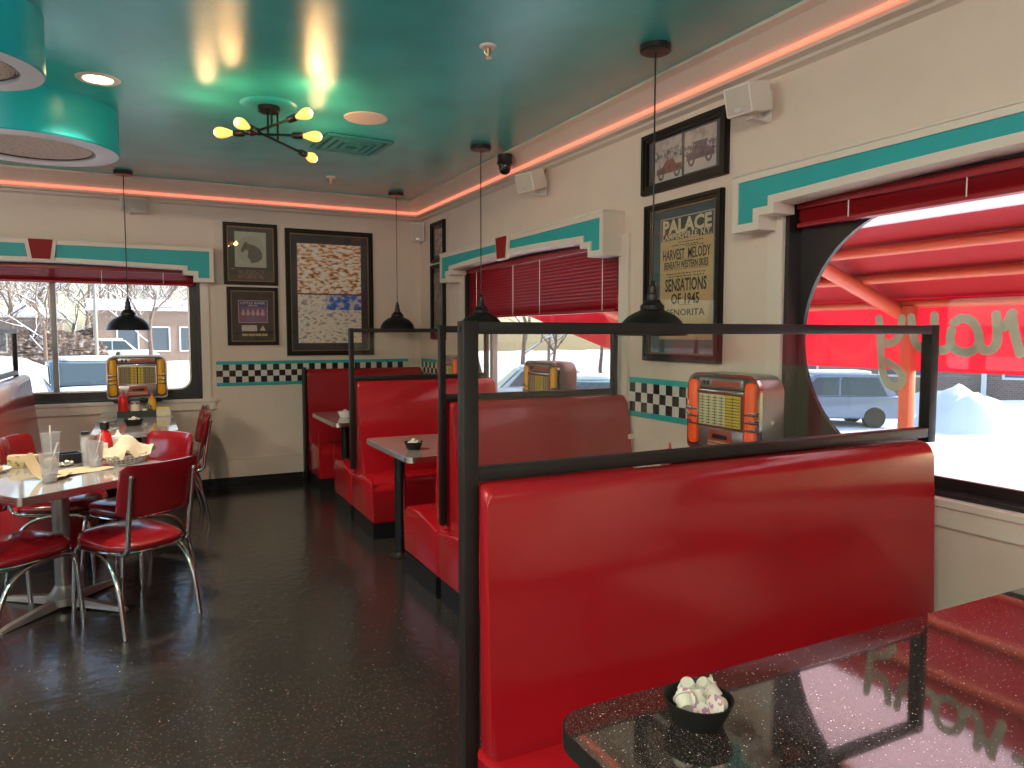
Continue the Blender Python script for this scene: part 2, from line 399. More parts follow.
# ------------------------------------------------------------------ window valances (local x 0..L, facing -y)
def valance(L, D, loc, rz, label, zt=2.245, kz=2.078):
    r = thing('window_valance', label, 'valance', loc, rz, 'teal window valances')
    def prof(d, zo):     # lower edge inset by d
        pts = []; st = [(0, 1.985), (.17, 1.985), (.17, 2.048), (.26, 2.048)]
        left = []
        for x, z in st: left.append((x, z))
        arch = []
        for k in range(0, 17):
            t = k/16; x = .26+(L-.52)*t; arch.append((x, 2.092+.026*sin(pi*t)))
        right = [(L-x, z) for x, z in reversed(left)]
        low = left+arch+right
        return low
    low = prof(0, 0)
    outer = low+[(L, zt), (0, zt)]
    bx = MB(); bx.prism(outer, -D, 0, 'y'); bx.build('box', TRIMW, r, False)
    fa = MB(); q = .036
    inner = []
    for x, z in low:
        xx = x
        if x < .26: xx = max(q, x-q) if x > 0 else q
        if x > L-.26: xx = min(L-q, x+q) if x < L else L-q
        if x == .26: xx = .26-q
        if x == L-.26: xx = L-.26+q
        inner.append((xx, z+q))
    # drop duplicates
    cl = []
    for p in inner:
        if not cl or (abs(p[0]-cl[-1][0])+abs(p[1]-cl[-1][1])) > 1e-4: cl.append(p)
    teal = cl+[(L-q, zt-q*.8), (q, zt-q*.8)]
    fa.prism(teal, -D-.004, -D+.002, 'y'); fa.build('teal_panel', TEAL, r, False)
    mo = MB(); mo.holed(outer, [(x, z) for x, z in teal], -D-.012, -D, 'y'); mo.build('moulding', TRIMW, r, False)
    MB().box(-.006, L+.006, -D-.018, 0, zt, zt+.014, .003).build('cap', TRIMW, r)
    k = L/2
    kb = MB(); kb.prism([(k-.118, zt+.008), (k+.118, zt+.008), (k+.092, kz), (k-.092, kz)], -D-.03, -D-.010, 'y'); kb.build('keystone_border', TRIMW, r, False)
    kk = MB(); kk.prism([(k-.088, zt+.008), (k+.088, zt+.008), (k+.064, kz+.014), (k-.064, kz+.014)], -D-.042, -D-.028, 'y'); kk.build('keystone', mat('keystone_red', (.28, .012, .012), .55, spec=.2), r, False)
    return r
valance(2.76, .15, (XR, 6.53, 0), -90, 'teal arched valance with red keystone above the lowered red blind')
valance(2.98, .12, (XR, 2.70, 0), -90, 'teal valance at the right edge of the photo, over the big window with red awning')
valance(2.72, .15, (-2.13, YB, 0), 0, 'teal valance with red keystone over the far wall window at left', 2.295, 2.125)

# ------------------------------------------------------------------ blinds
def blind(W, loc, rz, ztop, zbot, nsl, tilt, label, cords, droop=0):
    r = thing('window_blind', label, 'blind', loc, rz, 'red slatted blinds')
    MB().box(0, W, -.028, .028, ztop, ztop+.045, .004).build('headrail', BLIND, r)
    m = MB()
    for i in range(nsl):
        z = ztop-.012-(ztop-.012-zbot-.015)*i/max(1, nsl-1)
        a = radians(tilt); d = Vector((0, .017*cos(a), .017*sin(a))); nrm = Vector((0, -sin(a), cos(a)))*.003
        for q, (s0, s1) in enumerate(((-1, 0), (0, 1))):
            p0 = d*s0+(nrm if s0 == 0 else Vector((0, 0, 0))); p1 = d*s1+(nrm if s1 == 0 else Vector((0, 0, 0)))
            m.quad((0, p0.y, z+p0.z), (W, p0.y, z+p0.z), (W, p1.y, z+p1.z), (0, p1.y, z+p1.z))
    m.build('slats', BLIND, r, True, 80)
    MB().box(0, W, -.024, .024, zbot-.012, zbot+.008, .004).build('bottom_rail', BLIND, r)
    for x in cords:
        MB().tube([(x, -.03, ztop), (x, -.03, zbot)], .0028, 6).build('ladder_cord', WHITEP, r)
    return r
blind(2.38, (XR+.035, WM[1]-.04, 0), -90, 2.06, 1.655, 16, -48, 'lowered red slatted blind covering the top of the middle window', [.22, .95, 1.40, 2.25])
blind(2.40, (XR+.04, WR[1]-.05, 0), -90, 2.07, 2.00, 7, -50, 'raised red slatted blind at the top of the big window with red awning', [.28, .78, 2.1])
blind(2.48, (WB[0]+.045, YB+.045, 0), 0, 2.07, 1.965, 7, -38, 'raised red slatted blind stacked at the top of the far wall window', [.35, 1.72, 2.22])

# ------------------------------------------------------------------ booth benches (local: facing -y, x 0..L, backrest plane y=0)
def bench(L, loc, rz, label, ztop, end_panel=False, depth=.58, lean=1.0, sb=.018, b0=0.0, b1=0.0):
    r = thing('booth_bench', label, 'bench', loc, rz, 'red vinyl booth benches')
    MB().box(.012, L, -depth+.03, -.004, 0, .125).build('toe_kick', BLACK, r, False)
    d = depth
    prof = [(sb, .126), (-d+.012, .126), (-d, .15), (-d, .36)]
    for k in range(0, 9):
        a = radians(180-90*k/8); prof.append((-d+.085+.085*cos(a), .352+.075*sin(a)))
    prof += [(-d*.5, .44), (-.16, .412), (sb, .40)]
    m = MB(); m.prism(prof, 0, L, 'x', .018, 3); m.build('seat_cushion', RED, r, True, 40)
    f_ = lambda d_: -.066-(d_-.066)*lean
    bp_ = [(-.006, .395), (f_(.165), .395), (f_(.172), .43), (f_(.150), .60), (f_(.105), .90), (f_(.072), ztop-.05), (-.066, ztop-.022), (-.052, ztop-.006), (-.030, ztop), (-.006, ztop)]
    m = MB(); m.prism(bp_, b0+.006, L-b1, 'x', .022, 3); m.build('backrest', RED, r, True, 40)
    if end_panel:
        MB().box(-.03, -.004, -.10, 0, 0, ztop+.02, .003).build('end_panel', BLACK, r)
    return r
XE = 1.43; XW = 2.655
Y1, Y2, Y3 = 1.735, 3.775, 5.685
bench(2.535-.75, (.75, Y1-.026, 0), 0, 'nearest red vinyl bench, its tall back filling the right foreground behind the black table', 1.113, depth=.62, lean=.25, sb=-.002)
bench(XW-XE, (XW, Y1+.020, 0), 180, 'red vinyl bench behind the nearest glass partition, facing the far wall', 1.113, sb=-.002)
bench(XW-XE, (XE, Y2-.0195, 0), 0, 'red vinyl bench seen through the nearest glass partition, facing the camera', 1.125, b0=.055)
bench(XW-XE, (XW, Y2+.0195, 0), 180, 'red vinyl bench backing onto the second partition, facing the far wall', 1.125, b1=.055)
bench(XW-XE, (XE, Y3-.0195, 0), 0, 'red vinyl bench facing the camera across the table with the black creamer bowl', 1.130, b0=.036)
bench(XW-XE, (XW, Y3+.0195, 0), 180, 'red vinyl bench facing the far wall under the farthest partition', 1.130, b1=.036)
bench(XW-XE, (XE, YB-.02, 0), 0, 'farthest red vinyl bench, against the far wall below the checkered border', 1.148, True, .62, sb=.018)
bench(2.0, (-.95, 5.35, 0), 90, 'red vinyl bench at the left edge beside the far wall window', 1.16, depth=.60, lean=.6, sb=-.022)

# ------------------------------------------------------------------ glass partitions
def partition(L, loc, rz, zr, zt, label, s=.036, z0=.43):
    r = thing('glass_partition', label, 'partition', loc, rz, 'black framed glass booth partitions')
    h = s/2
    MB().box(0, s, -h, h, z0, zt, .003).build('post', BRONZE, r)
    MB().box(L-s, L, -h, h, zr-.02, zt, .003).build('post', BRONZE, r)
    MB().box(s, L-s, -h, h, zt-.034, zt-.002, .003).build('top_rail', BRONZE, r)
    MB().box(s, L-s, -h, h, zr, zr+.036, .003).build('bottom_rail', BRONZE, r)
    MB().box(s-.004, L-s+.004, -.003, .003, zr+.03, zt-.03).build('glass_pane', SHIELD, r, False)
    bl = MB()
    bl.lathe([(0, 0), (.006, 0), (.006, .003), (0, .004)], (-.0002, 0, zt-.02), 10, Matrix.Rotation(radians(-90), 3, 'Y'))
    bl.build('bolt', BLACKP, r)
    return r
partition(2.645-.722, (.722, Y1-.004, 0), 0, 1.115, 1.534, 'nearest black framed glass partition, running across the right half of the photo', .043, 0)
partition(XW-.02-XE-.02, (XE+.016, Y2, 0), 0, 1.128, 1.548, 'second glass partition from the camera, its post left of the nearest one')
partition(XW-.02-XE, (XE-.004, Y3, 0), 0, 1.133, 1.548, 'farthest black framed glass partition, in front of the large framed picture')
partition(1.9, (-.975, 5.4, 0), 90, 1.163, 1.54, 'glass partition at the left edge before the far wall window')

# ------------------------------------------------------------------ booth and free standing tables
def wall_table(x0, x1, y0, y1, zt, label, top, px, corner=.07, edge=ALU, name='booth_table', ribs=True):
    r = thing(name, label, 'table', ((x0+x1)/2, (y0+y1)/2, 0), 0, None)
    cx, cy = (x0+x1)/2, (y0+y1)/2
    out = rrect(x0-cx, x1-cx, y0-cy, y1-cy, corner)
    MB().prism([(p[0]*.996, p[1]*.996) for p in out], zt-.034, zt, 'z').build('tabletop', top, r, False)
    e = MB(); e.holed(out, [(p[0]*.985, p[1]*.985) for p in out], zt-.036, zt-.0015, 'z')
    if ribs:
        for k in (0, 1, 2):
            z = zt-.030+.011*k; o2 = [(p[0]*1.0035, p[1]*1.0035) for p in out]
            e.holed(o2, [(p[0]*.99, p[1]*.99) for p in out], z-.003, z+.003, 'z')
    e.build('table_edge', edge, r, False)
    MB().lathe([(.036, .03), (.036, zt-.036)], (px-cx, 0, 0), 20).build('column', BLACK, r)
    MB().lathe([(0, 0), (.075, 0), (.075, .008), (.05, .018), (.036, .03), (0, .03)], (px-cx, 0, 0), 28).build('base_plate', BLACK, r)
    MB().box(px-cx-.07, px-cx+.07, -.07, .07, zt-.046, zt-.0345).build('mounting_plate', BLACK, r)
    return r
wall_table(.682, 2.66, .36, 1.205, .75, 'black speckled tabletop in the right foreground with a creamer bowl on it', GRANITE, 1.6, .085, BLACKP, ribs=False)
wall_table(1.42, 2.66, 2.36, 3.20, .75, 'grey booth table behind the nearest glass partition, below the orange jukebox', LAM, 1.75)
wall_table(1.395, 2.66, 4.19, 5.13, .75, 'grey booth table holding the black creamer bowl, between second and farthest partitions', LAM, 1.50, .05)
wall_table(1.40, 2.66, 6.10, 7.05, .75, 'farthest grey booth table holding the white creamer bowl by the far wall', LAM, 1.60, .05)
wall_table(-.365, .195, 5.80, 7.50, .80, 'narrow grey table under the far wall window with caddy and small jukebox', LAM, -.09, .06)
def leg_table(cx, cy, rz, hx, hy, zt):
    r = thing('dining_table', 'square grey table at left cluttered with cups, napkins and a basket', 'table', (cx, cy, 0), rz)
    out = rrect(-hx, hx, -hy, hy, .02)
    MB().prism([(p[0]*.996, p[1]*.996) for p in out], zt-.036, zt, 'z').build('tabletop', LAM, r, False)
    e = MB(); e.holed(out, [(p[0]*.985, p[1]*.985) for p in out], zt-.040, zt-.0015, 'z')
    for k in (0, 1, 2):
        z = zt-.033+.012*k
        e.holed([(p[0]*1.005, p[1]*1.005) for p in out], [(p[0]*.99, p[1]*.99) for p in out], z-.003, z+.003, 'z')
    e.build('table_edge', ALU, r, False)
    MB().lathe([(.042, .06), (.042, zt-.04)], (0, 0, 0), 24).build('column', GREYM, r)
    MB().lathe([(0, .02), (.085, .02), (.085, .06), (.06, .09), (.045, .12), (0, .12)], (0, 0, 0), 24).build('base_hub', GREYM, r)
    for k in range(4):
        a = radians(15+90*k); m = MB(); d = Vector((cos(a), sin(a), 0)); n = Vector((-sin(a), cos(a), 0))
        P = [(.05, .028, .012, .058), (.36, .022, .004, .026), (.40, .018, .0, .014)]
        rings = []
        for (q, wd, z0, z1) in P:
            rings.append([m.bm.verts.new(d*q+n*wd+Vector((0, 0, z0))), m.bm.verts.new(d*q-n*wd+Vector((0, 0, z0))), m.bm.verts.new(d*q-n*wd*.7+Vector((0, 0, z1))), m.bm.verts.new(d*q+n*wd*.7+Vector((0, 0, z1)))])
        for A, B in zip(rings, rings[1:]):
            for i in range(4): m.bm.faces.new((A[i], A[(i+1) % 4], B[(i+1) % 4], B[i]))
        m.bm.faces.new(rings[0]); m.bm.faces.new(list(reversed(rings[-1])))
        m.build('foot', GREYM, r, False)
    MB().box(-.16, .16, -.16, .16, zt-.05, zt-.0365).build('mounting_plate', BLACK, r)
    return r
TC = (-.445, 4.63); TA = 36.0
leg_table(TC[0], TC[1], TA, .48, .50, .75)

# ------------------------------------------------------------------ chrome diner chairs (local: facing +y)
def chair_parts(r):
    # seat: rounded cushion, wider at the front
    m = MB(); n = 32; prof = [(0.0, .0), (.90, -.002), (.985, .008), (1.0, .026), (.975, .044), (.86, .056), (.55, .066), (0, .070)]
    rings = []
    def outline(k):
        a = 2*pi*k/n; c, s_ = cos(a), sin(a); e = .62
        x = math.copysign(abs(c)**e, c); y = math.copysign(abs(s_)**e, s_)
        return x*(.212+.014*y), y*.228+.018
    for f, z in prof:
        if f == 0: rings.append([m.bm.verts.new((0, 0, .415+z))])
        else: rings.append([m.bm.verts.new((outline(k)[0]*f, outline(k)[1]*f, .415+z+.012*(outline(k)[1]/.2)*(1 if z > .03 else 0))) for k in range(n)])
    for A, B in zip(rings, rings[1:]):
        for k in range(n):
            j = (k+1) % n
            if len(A) == 1: m.bm.faces.new((A[0], B[j], B[k]))
            elif len(B) == 1: m.bm.faces.new((A[k], A[j], B[0]))
            else: m.bm.faces.new((A[k], A[j], B[j], B[k]))
    m.build('seat', REDC, r, True, 60)
    m = MB(); band = [(outline(k)[0]*.985, outline(k)[1]*.985, .413) for k in range(n)]
    m.tube(band+[band[0]], .007, 8, False); m.build('seat_trim', CHROME, r)
    # backrest: curved padded panel
    m = MB(); nu, nv = 16, 10; th = .030
    F = []; B = []
    for i in range(nu+1):
        u = -1+2*i/nu
        for_f, for_b = [], []
        for j in range(nv+1):
            v = j/nv
            corner = 1-max(0, abs(u)-.80)/.2
            ee = math.sqrt(max(0, 1-(1-corner)**2)) if corner < 1 else 1
            z = .60+.265*(.5+(v-.5)*(.80+.20*ee))
            x = u*.215*(1-.03*abs(v-.5))
            yb = -.195-.055*(z-.60)/.26-.045*(1-u*u)
            edge = min(1, (1-abs(u))*8, (min(v, 1-v))*7)
            pad = th*(.35+.65*math.sqrt(max(0, edge)))
            for_f.append(m.bm.verts.new((x, yb+pad*.75, z))); for_b.append(m.bm.verts.new((x, yb-pad*.35, z)))
        F.append(for_f); B.append(for_b)
    for i in range(nu):
        for j in range(nv):
            m.bm.faces.new((F[i][j], F[i+1][j], F[i+1][j+1], F[i][j+1])); m.bm.faces.new((B[i][j], B[i][j+1], B[i+1][j+1], B[i+1][j]))
    for i in range(nu):
        m.bm.faces.new((F[i][0], B[i][0], B[i+1][0], F[i+1][0])); m.bm.faces.new((F[i][nv], F[i+1][nv], B[i+1][nv], B[i][nv]))
    for j in range(nv):
        m.bm.faces.new((F[0][j], F[0][j+1], B[0][j+1], B[0][j])); m.bm.faces.new((F[nu][j], B[nu][j], B[nu][j+1], F[nu][j+1]))
    m.build('backrest', REDC, r, True, 50)
    for s_ in (-1, 1):
        fl = smooth_path([(s_*.190, .250, .002), (s_*.186, .238, .20), (s_*.184, .224, .345), (s_*.184, .185, .395), (s_*.185, .08, .402)], 6)
        MB().tube(fl, .0125, 12).build('leg', CHROME, r)
        rl = smooth_path([(s_*.185, .08, .402), (s_*.192, -.03, .390), (s_*.200, -.12, .345), (s_*.205, -.185, .24), (s_*.207, -.215, .12), (s_*.208, -.235, .002)], 6)
        MB().tube(rl, .0125, 12).build('leg', CHROME, r)
        MB().tube(smooth_path([(s_*.168, .02, .404), (s_*.166, -.13, .404), (s_*.166, -.205, .43), (s_*.168, -.222, .52), (s_*.170, -.240, .63), (s_*.170, -.268, .80)], 6), .013, 12).lathe([(0, -.012), (.013, -.010), (.0145, 0), (.013, .010), (.006, .014), (0, .015)], (s_*.170, -.269, .805), 12).build('back_post', CHROME, r)
    MB().tube([(-.166, -.13, .404), (.166, -.13, .404)], .007, 8).build('cross_bar', CHROME, r)
chairs = [((-.085, 4.255), 123, 'red chair with its back to the camera, at the cluttered table'),
          ((-.075, 5.04), 216, 'red chair behind the cluttered table, facing left, left of the aisle'),
          ((-.51, 5.33), -16, 'red chair on the far left side of the cluttered table, back lit by orange glints'),
          ((-.64, 4.235), 43, 'red chair cut off by the left photo edge, beside the cluttered table'),
          ((.165, 6.42), 184, 'nearer of two chairs seen edge-on at the window table, left of the bare wall'),
          ((.195, 6.98), 178, 'farther of two chairs seen edge-on at the window table, closest to the far wall')]
proto = None
for (x, y), a, lab in chairs:
    if proto is None:
        proto = thing('diner_chair', lab, 'chair', (x, y, 0), a-90, 'chrome diner chairs at the left tables'); chair_parts(proto); o = proto
    else:
        o = copy_tree(proto); o.location = (x, y, 0); o.rotation_euler = (0, 0, radians(a-90)); o['label'] = lab

# ------------------------------------------------------------------ pendant lamps
def pendant(x, y, zr, label, R=.172):
    r = thing('pendant_lamp', label, 'lamp', (x, y, ZC), 0, 'black dome pendant lamps')
    MB().lathe([(0, -.032), (.070, -.032), (.076, -.026), (.076, 0), (0, 0)], n=32).build('canopy', BLACKP, r)
    MB().tube([(0, 0, -.03), (0, 0, zr-ZC+.27)], .0042, 8).build('cord', BLACKP, r)
    z = zr-ZC
    prof = [(R-.003, .002), (R, 0), (R+.003, .004), (R-.002, .016), (R*.94, .045), (R*.84, .072), (R*.70, .096), (R*.52, .114), (R*.38, .124), (R*.345, .130), (R*.345, .150), (R*.30, .156), (R*.24, .170), (.040, .178)]
    inner = [(rr-.003, zz-.003) for rr, zz in prof[3:]]
    MB().lathe([(a, b+z) for a, b in [(0.001, .172)]+list(reversed(inner))+prof+[(0.001, .178)]], n=48).build('shade', BLACK, r)
    MB().lathe([(a, b+z) for a, b in [(.022, .176), (.027, .180), (.027, .205), (.021, .212), (.021, .245), (.014, .252), (.010, .275), (0, .277)]], n=24).build('socket', BLACKP, r)
    MB().lathe([(a, b+z) for a, b in [(0, .06), (.022, .066), (.030, .085), (.026, .11), (.014, .14), (.014, .17), (0, .17)]], n=20).build('bulb', WHITEP, r)
    return r
pendant(2.262, 2.94, 1.492, 'nearest black pendant lamp, hanging in front of the theatre poster')
pendant(2.277, 5.045, 1.53, 'black pendant lamp on the second cord, in front of the middle window')
pendant(2.27, 7.075, 1.545, 'black pendant lamp near the room corner, beside the large framed picture')
pendant(-.128, 7.20, 1.535, 'black pendant lamp in front of the far wall window at left')

# ------------------------------------------------------------------ chandelier of crossed bars with five bulbs
ch = thing('ceiling_light', 'black crossed-bar ceiling light with glowing amber bulbs', 'ceiling light', (.72, 4.74, ZC))
MB().lathe([(0, -.012), (.10, -.012), (.145, -.010), (.165, -.004), (.17, 0), (0, 0)], n=40).build('medallion', CEIL, ch)
MB().lathe([(0, -.045), (.060, -.045), (.066, -.040), (.066, -.012), (0, -.012)], n=32).build('canopy', BLACK, ch)
def bulb_bar(p, q, ends, stem):
    p, q = Vector(p), Vector(q); d = (q-p).normalized()
    MB().tube([p, q], .0075, 10).build('bar', BLACK, ch)
    MB().tube([stem, (stem[0], stem[1], -.045)], .0065, 10).build('stem', BLACK, ch)
    for e, s in ends:
        M = s.to_track_quat('Z', 'Y').to_matrix() if False else (d*s).to_track_quat('Z', 'Y').to_matrix(); o = p if s < 0 else q
        so = MB().lathe([(0, -.008), (.016, -.008), (.0205, 0), (.0205, .050), (.018, .056), (0, .056)], o, 20, M).build('socket', BLACKP, ch)
        if e:
            lb = bpy.data.lights.new('bulb_lamp', 'POINT'); lb.energy = BULB_W; lb.color = (1, .58, .25); lb.shadow_soft_size = .03
            lo = bpy.data.objects.new('bulb_lamp', lb); COL.objects.link(lo); lo.parent = ch; lo.location = o+d*s*.20
        if e: MB().lathe([(.012, .054), (.015, .066), (.024, .088), (.0315, .115), (.0325, .132), (.027, .152), (.014, .164), (0, .167)], o, 24, M).build('bulb', AMBER, ch)
def L3(x, y, z): return (x-.72, y-4.74, z-ZC)
bulb_bar(L3(.56, 4.70, 2.70), L3(.84, 4.61, 2.70), [(1, -1), (1, 1)], (-.015, -.04, -.20))
bulb_bar(L3(.63, 4.60, 2.70), L3(.78, 4.41, 2.735), [(0, -1), (1, 1)], (.0, -.085, -.15))
bulb_bar(L3(.61, 4.56, 2.69), L3(.93, 4.88, 2.67), [(1, -1), (1, 1)], (.045, -.02, -.215))

for x, y in ((-.9, -.6), (-2.7, 2.9), (-2.7, -1.2)):  # unseen copies added for warm fill on walls and ceiling
    o = copy_tree(ch); o.location = (x, y, ZC); o['label'] = 'added black crossed-bar ceiling light, unseen fill behind or beside the camera'
    for c_ in o.children:
        if c_.type == 'LIGHT': c_.data = c_.data.copy(); c_.data.energy = FILL_W; c_.data.color = (1, .80, .64); o['group'] = 'unseen ceiling lights added as fill'
# ------------------------------------------------------------------ ceiling fittings
def downlight(x, y, label, group='recessed downlights'):
    r = thing('recessed_downlight', label, 'ceiling light', (x, y, ZC), 0, group)
    MB().lathe([(.072, -.0015), (.078, -.006), (.105, -.006), (.112, 0), (.072, 0)], n=40).build('trim_ring', WHITEM, r)
    MB().lathe([(0, -.0022), (.070, -.0022), (.0725, -.001), (0, -.001)], n=36).build('lens', LAMPW, r)
    l = bpy.data.lights.new('downlight_lamp', 'SPOT'); l.energy = DOWN_W*10; l.color = (1, .80, .58); l.spot_size = radians(125); l.spot_blend = .9; l.shadow_soft_size = .06
    lo = bpy.data.objects.new('downlight_lamp', l); COL.objects.link(lo); lo.parent = r; lo.location = (0, 0, -.035)
downlight(-.189, 4.689, 'round recessed downlight glowing warm between the two teal ceiling drums')
for i, (x, y) in enumerate(((-1.2, 1.6), (-2.6, 1.3), (-2.6, 4.7), (-.2, -1.6), (1.7, -1.6), (-2.6, -1.6))):  # further downlights added out of view to brighten the room
    downlight(x, y, 'added round recessed downlight, unseen fill behind or beside the camera', 'unseen recessed downlights added as fill')
def drum(x, y, R, zb, label, ri):
    r = thing('ceiling_drum', label, 'ceiling drum', (x, y, ZC), 0, 'round teal ceiling drums')
    h = zb-ZC
    MB().lathe([(R, 0), (R, h+.008), (R-.006, h)], n=72).build('side', DRUM, r)
    MB().lathe([(R-.006, h), (ri+.004, h), (ri, h+.012)], n=72).build('rim', WHITEM, r)
    MB().lathe([(ri, h+.012), (ri-.012, h+.006), (ri-.016, h+.013)], n=72).build('inset_ring', BLACKP, r)
    MB().lathe([(0, h+.013), (ri-.014, h+.013)], n=64).build('inset_panel', speck_mat('acoustic_panel', (.80, .68, .56), [((.25, .20, .16), 60, .22)], .9, 1), r)
drum(-.585, 5.40, .475, 2.635, 'teal round ceiling drum farther from the camera, lower at top left', .335)
drum(-.705, 3.90, .345, 2.64, 'teal round ceiling drum cut by the top left corner of the photo', .245)
sp = thing('ceiling_speaker', 'pale round ceiling speaker beside the square vent', 'speaker', (1.323, 4.738, ZC))
MB().lathe([(0, -.005), (.135, -.005), (.142, 0), (0, 0)], n=44).build('grille', mat('speaker_grille', (.72, .60, .54), .6), sp)
vn = thing('ceiling_vent', 'teal square ceiling vent with stepped louvres', 'vent', (1.40, 5.43, ZC), 4)
VM = mat('teal_vent_metal', (.05, .30, .29), .35)
MB().box(-.24, .24, -.24, .24, -.004, 0).build('backing', BLACKP, vn)
for k in range(4):
    a = .24-.055*k; MB().holed([(-a, -a), (a, -a), (a, a), (-a, a)], [(-a+.034, -a+.034), (a-.034, -a+.034), (a-.034, a-.034), (-a+.034, a-.034)], -.016-.003*k, -.004, 'z').build('louvre', VM, vn)
for x, y, lab in ((1.534, 3.308, 'brass and white fire sprinkler on the ceiling nearest the camera'), (1.524, 6.624, 'small white fire sprinkler on the ceiling near the far wall')):
    s = thing('fire_sprinkler', lab, 'sprinkler', (x, y, ZC), 0, 'ceiling sprinklers')
    MB().lathe([(0, -.010), (.034, -.010), (.042, -.004), (.042, 0), (0, 0)], n=28).build('escutcheon', WHITEM, s)
    MB().lathe([(0, -.055), (.006, -.055), (.008, -.035), (.010, -.010), (0, -.010)], n=12).tube([(-.014, 0, -.01), (-.016, 0, -.032), (-.004, 0, -.052)], .003, 6).tube([(.014, 0, -.01), (.016, 0, -.032), (.004, 0, -.052)], .003, 6).lathe([(0, -.060), (.018, -.058), (.018, -.055), (0, -.054)], n=20).build('head', mat('brass', (.6, .45, .25), .3, 1), s)
cm = thing('security_camera', 'black dome security camera hanging from the crown moulding', 'camera', (2.50, 5.09, 2.868))
MB().lathe([(0, -.075), (.058, -.075), (.062, -.07), (.055, -.035), (.058, 0), (0, 0)], n=32).build('housing', BLACKP, cm)
MB().lathe([(0, -.150), (.022, -.146), (.038, -.132), (.046, -.108), (.047, -.075), (0, -.075)], n=32).build('dome', mat('smoked_dome', (.004, .004, .005), .06), cm)
MB().box(-.02, .14, -.012, .012, -.012, 0).build('mounting_arm', BLACKP, cm)
def wall_speaker(loc, rz, tilt, w, h, d, label, wall_off, cable=None):
    r = thing('wall_speaker', label, 'speaker', loc, rz, 'cream wall speakers')
    R = Matrix.Rotation(radians(tilt), 3, 'X')
    def bld(m, name, mt):
        o = m.build(name, mt, r); 
        for v in o.data.vertices: v.co = R @ v.co
        return o
    m = MB(); m.prism([(-w/2, 0), (w/2, 0), (w/2*.72, d), (-w/2*.72, d)], -h/2, h/2, 'z', .008, 2); bld(m, 'cabinet', WHITEM)
    m = MB(); m.box(-w/2+.010, w/2-.010, -.005, 0, -h/2+.010, h/2-.010, .003); bld(m, 'grille', mat('cream_grille', (.60, .53, .46), .6, bump=.3, bscale=300))
    m = MB(); m.box(-.018, .018, -.007, -.005, -h/2+.022, -h/2+.030); bld(m, 'badge', ALU)
    b = MB()
    for s in (-1, 1):
        b.box(-.02, .02, d*.45, wall_off-.002, s*(h/2+.004)-.0015, s*(h/2+.004)+.0015)
    b.box(-.035, .035, wall_off-.008, wall_off, -h/2-.006, h/2+.006)
    b.lathe([(0, 0), (.018, 0), (.018, .006), (0, .006)], (0, d*.5, h/2+.004), 16); b.build('bracket', WHITEM, r)
    if cable: MB().tube(smooth_path(cable, 5), .0035, 6).build('cable', BLACKP, r)
    return r
for k_, (loc, rz, tilt, w_, h_, d_, lab, off, cab) in enumerate((
    ((2.475, 2.600, 2.575), -84, 14, .15, .135, .17, 'cream speaker above the big window at right, beside the framed car photographs', .20, [(.0, .19, .06), (-.05, .195, .12), (-.03, .198, .19)]),
    ((2.475, 4.72, 2.59), -74, 18, .17, .135, .16, 'cream speaker between the security camera and the middle window valance', .195, [(.0, .18, .06), (.03, .18, .10), (.04, .19, .13)]),
    ((2.60, 7.385, 2.575), -40, 8, .14, .19, .12, 'cream speaker high in the far corner of the room', .14, [(0, .12, .09), (.02, .11, .13), (.02, .12, .16)]),
    ((-.06, 7.39, 2.65), 4, 12, .21, .125, .12, 'cream speaker on the far wall above the left window', .14, [(.08, .12, .05), (.14, .13, .08), (.18, .138, .10)]))):
    wall_speaker(loc, rz, tilt, w_, h_, d_, lab, off, cab)

# ------------------------------------------------------------------ framed pictures (local x right, facing -y, origin at the centre on the wall)
def frame(w_, h_, loc, rz, label, bw, board, name='framed_picture', fillet=True, art=None):
    r = thing(name, label, 'picture', loc, rz, 'framed pictures on the walls')
    x, z = w_/2, h_/2
    O = [(-x, -z), (x, -z), (x, z), (-x, z)]; I = [(-x+bw, -z+bw), (x-bw, -z+bw), (x-bw, z-bw), (-x+bw, z-bw)]
    m = MB(); m.holed(O, I, -.026, 0); b2 = bw*.55
    m.holed([(-x+.004, -z+.004), (x-.004, -z+.004), (x-.004, z-.004), (-x+.004, z-.004)], [(-x+b2, -z+b2), (x-b2, -z+b2), (x-b2, z-b2), (-x+b2, z-b2)], -.034, -.026)
    m.build('frame', FRAMEB, r, False)
    if fillet:
        q = bw+.010; MB().holed(I, [(-x+q, -z+q), (x-q, -z+q), (x-q, z-q), (-x+q, z-q)], -.016, -.004).build('fillet', FRAMEG, r, False)
    MB().box(-x+bw, x-bw, -.006, -.001, -z+bw, z-bw).build('mount_board', board, r, False)
    if art: art(r)
    MB().box(-x+bw, x-bw, -.0145, -.013, -z+bw, z-bw).build('glass', PGLASS, r, False)
    return r
def sheet(r, name, x0, x1, z0, z1, m, y=-.0065, y1=-.006): return MB().box(x0, x1, y, y1, z0, z1).build(name, m, r, False)
def shape(r, name, poly, m, y0=-.0085, y1=-.0068):
    return MB().prism(poly, y0, y1, 'y').build(name, m, r, False)
def ell(cx, cz, a, b, n=24, s=0, e=360): return [(cx+a*cos(radians(s+(e-s)*k/n)), cz+b*sin(radians(s+(e-s)*k/n))) for k in range(n)]
AER1 = ramp_mat('orange_aerial_picture', 17, [(.36, (.22, .07, .02)), (.44, (.66, .28, .07)), (.50, (.78, .58, .40)), (.56, (.82, .76, .70)), (.66, (.88, .84, .80))], .5, 'NOISE', 9, (1, 1, 2.2), (0, .5, 0))
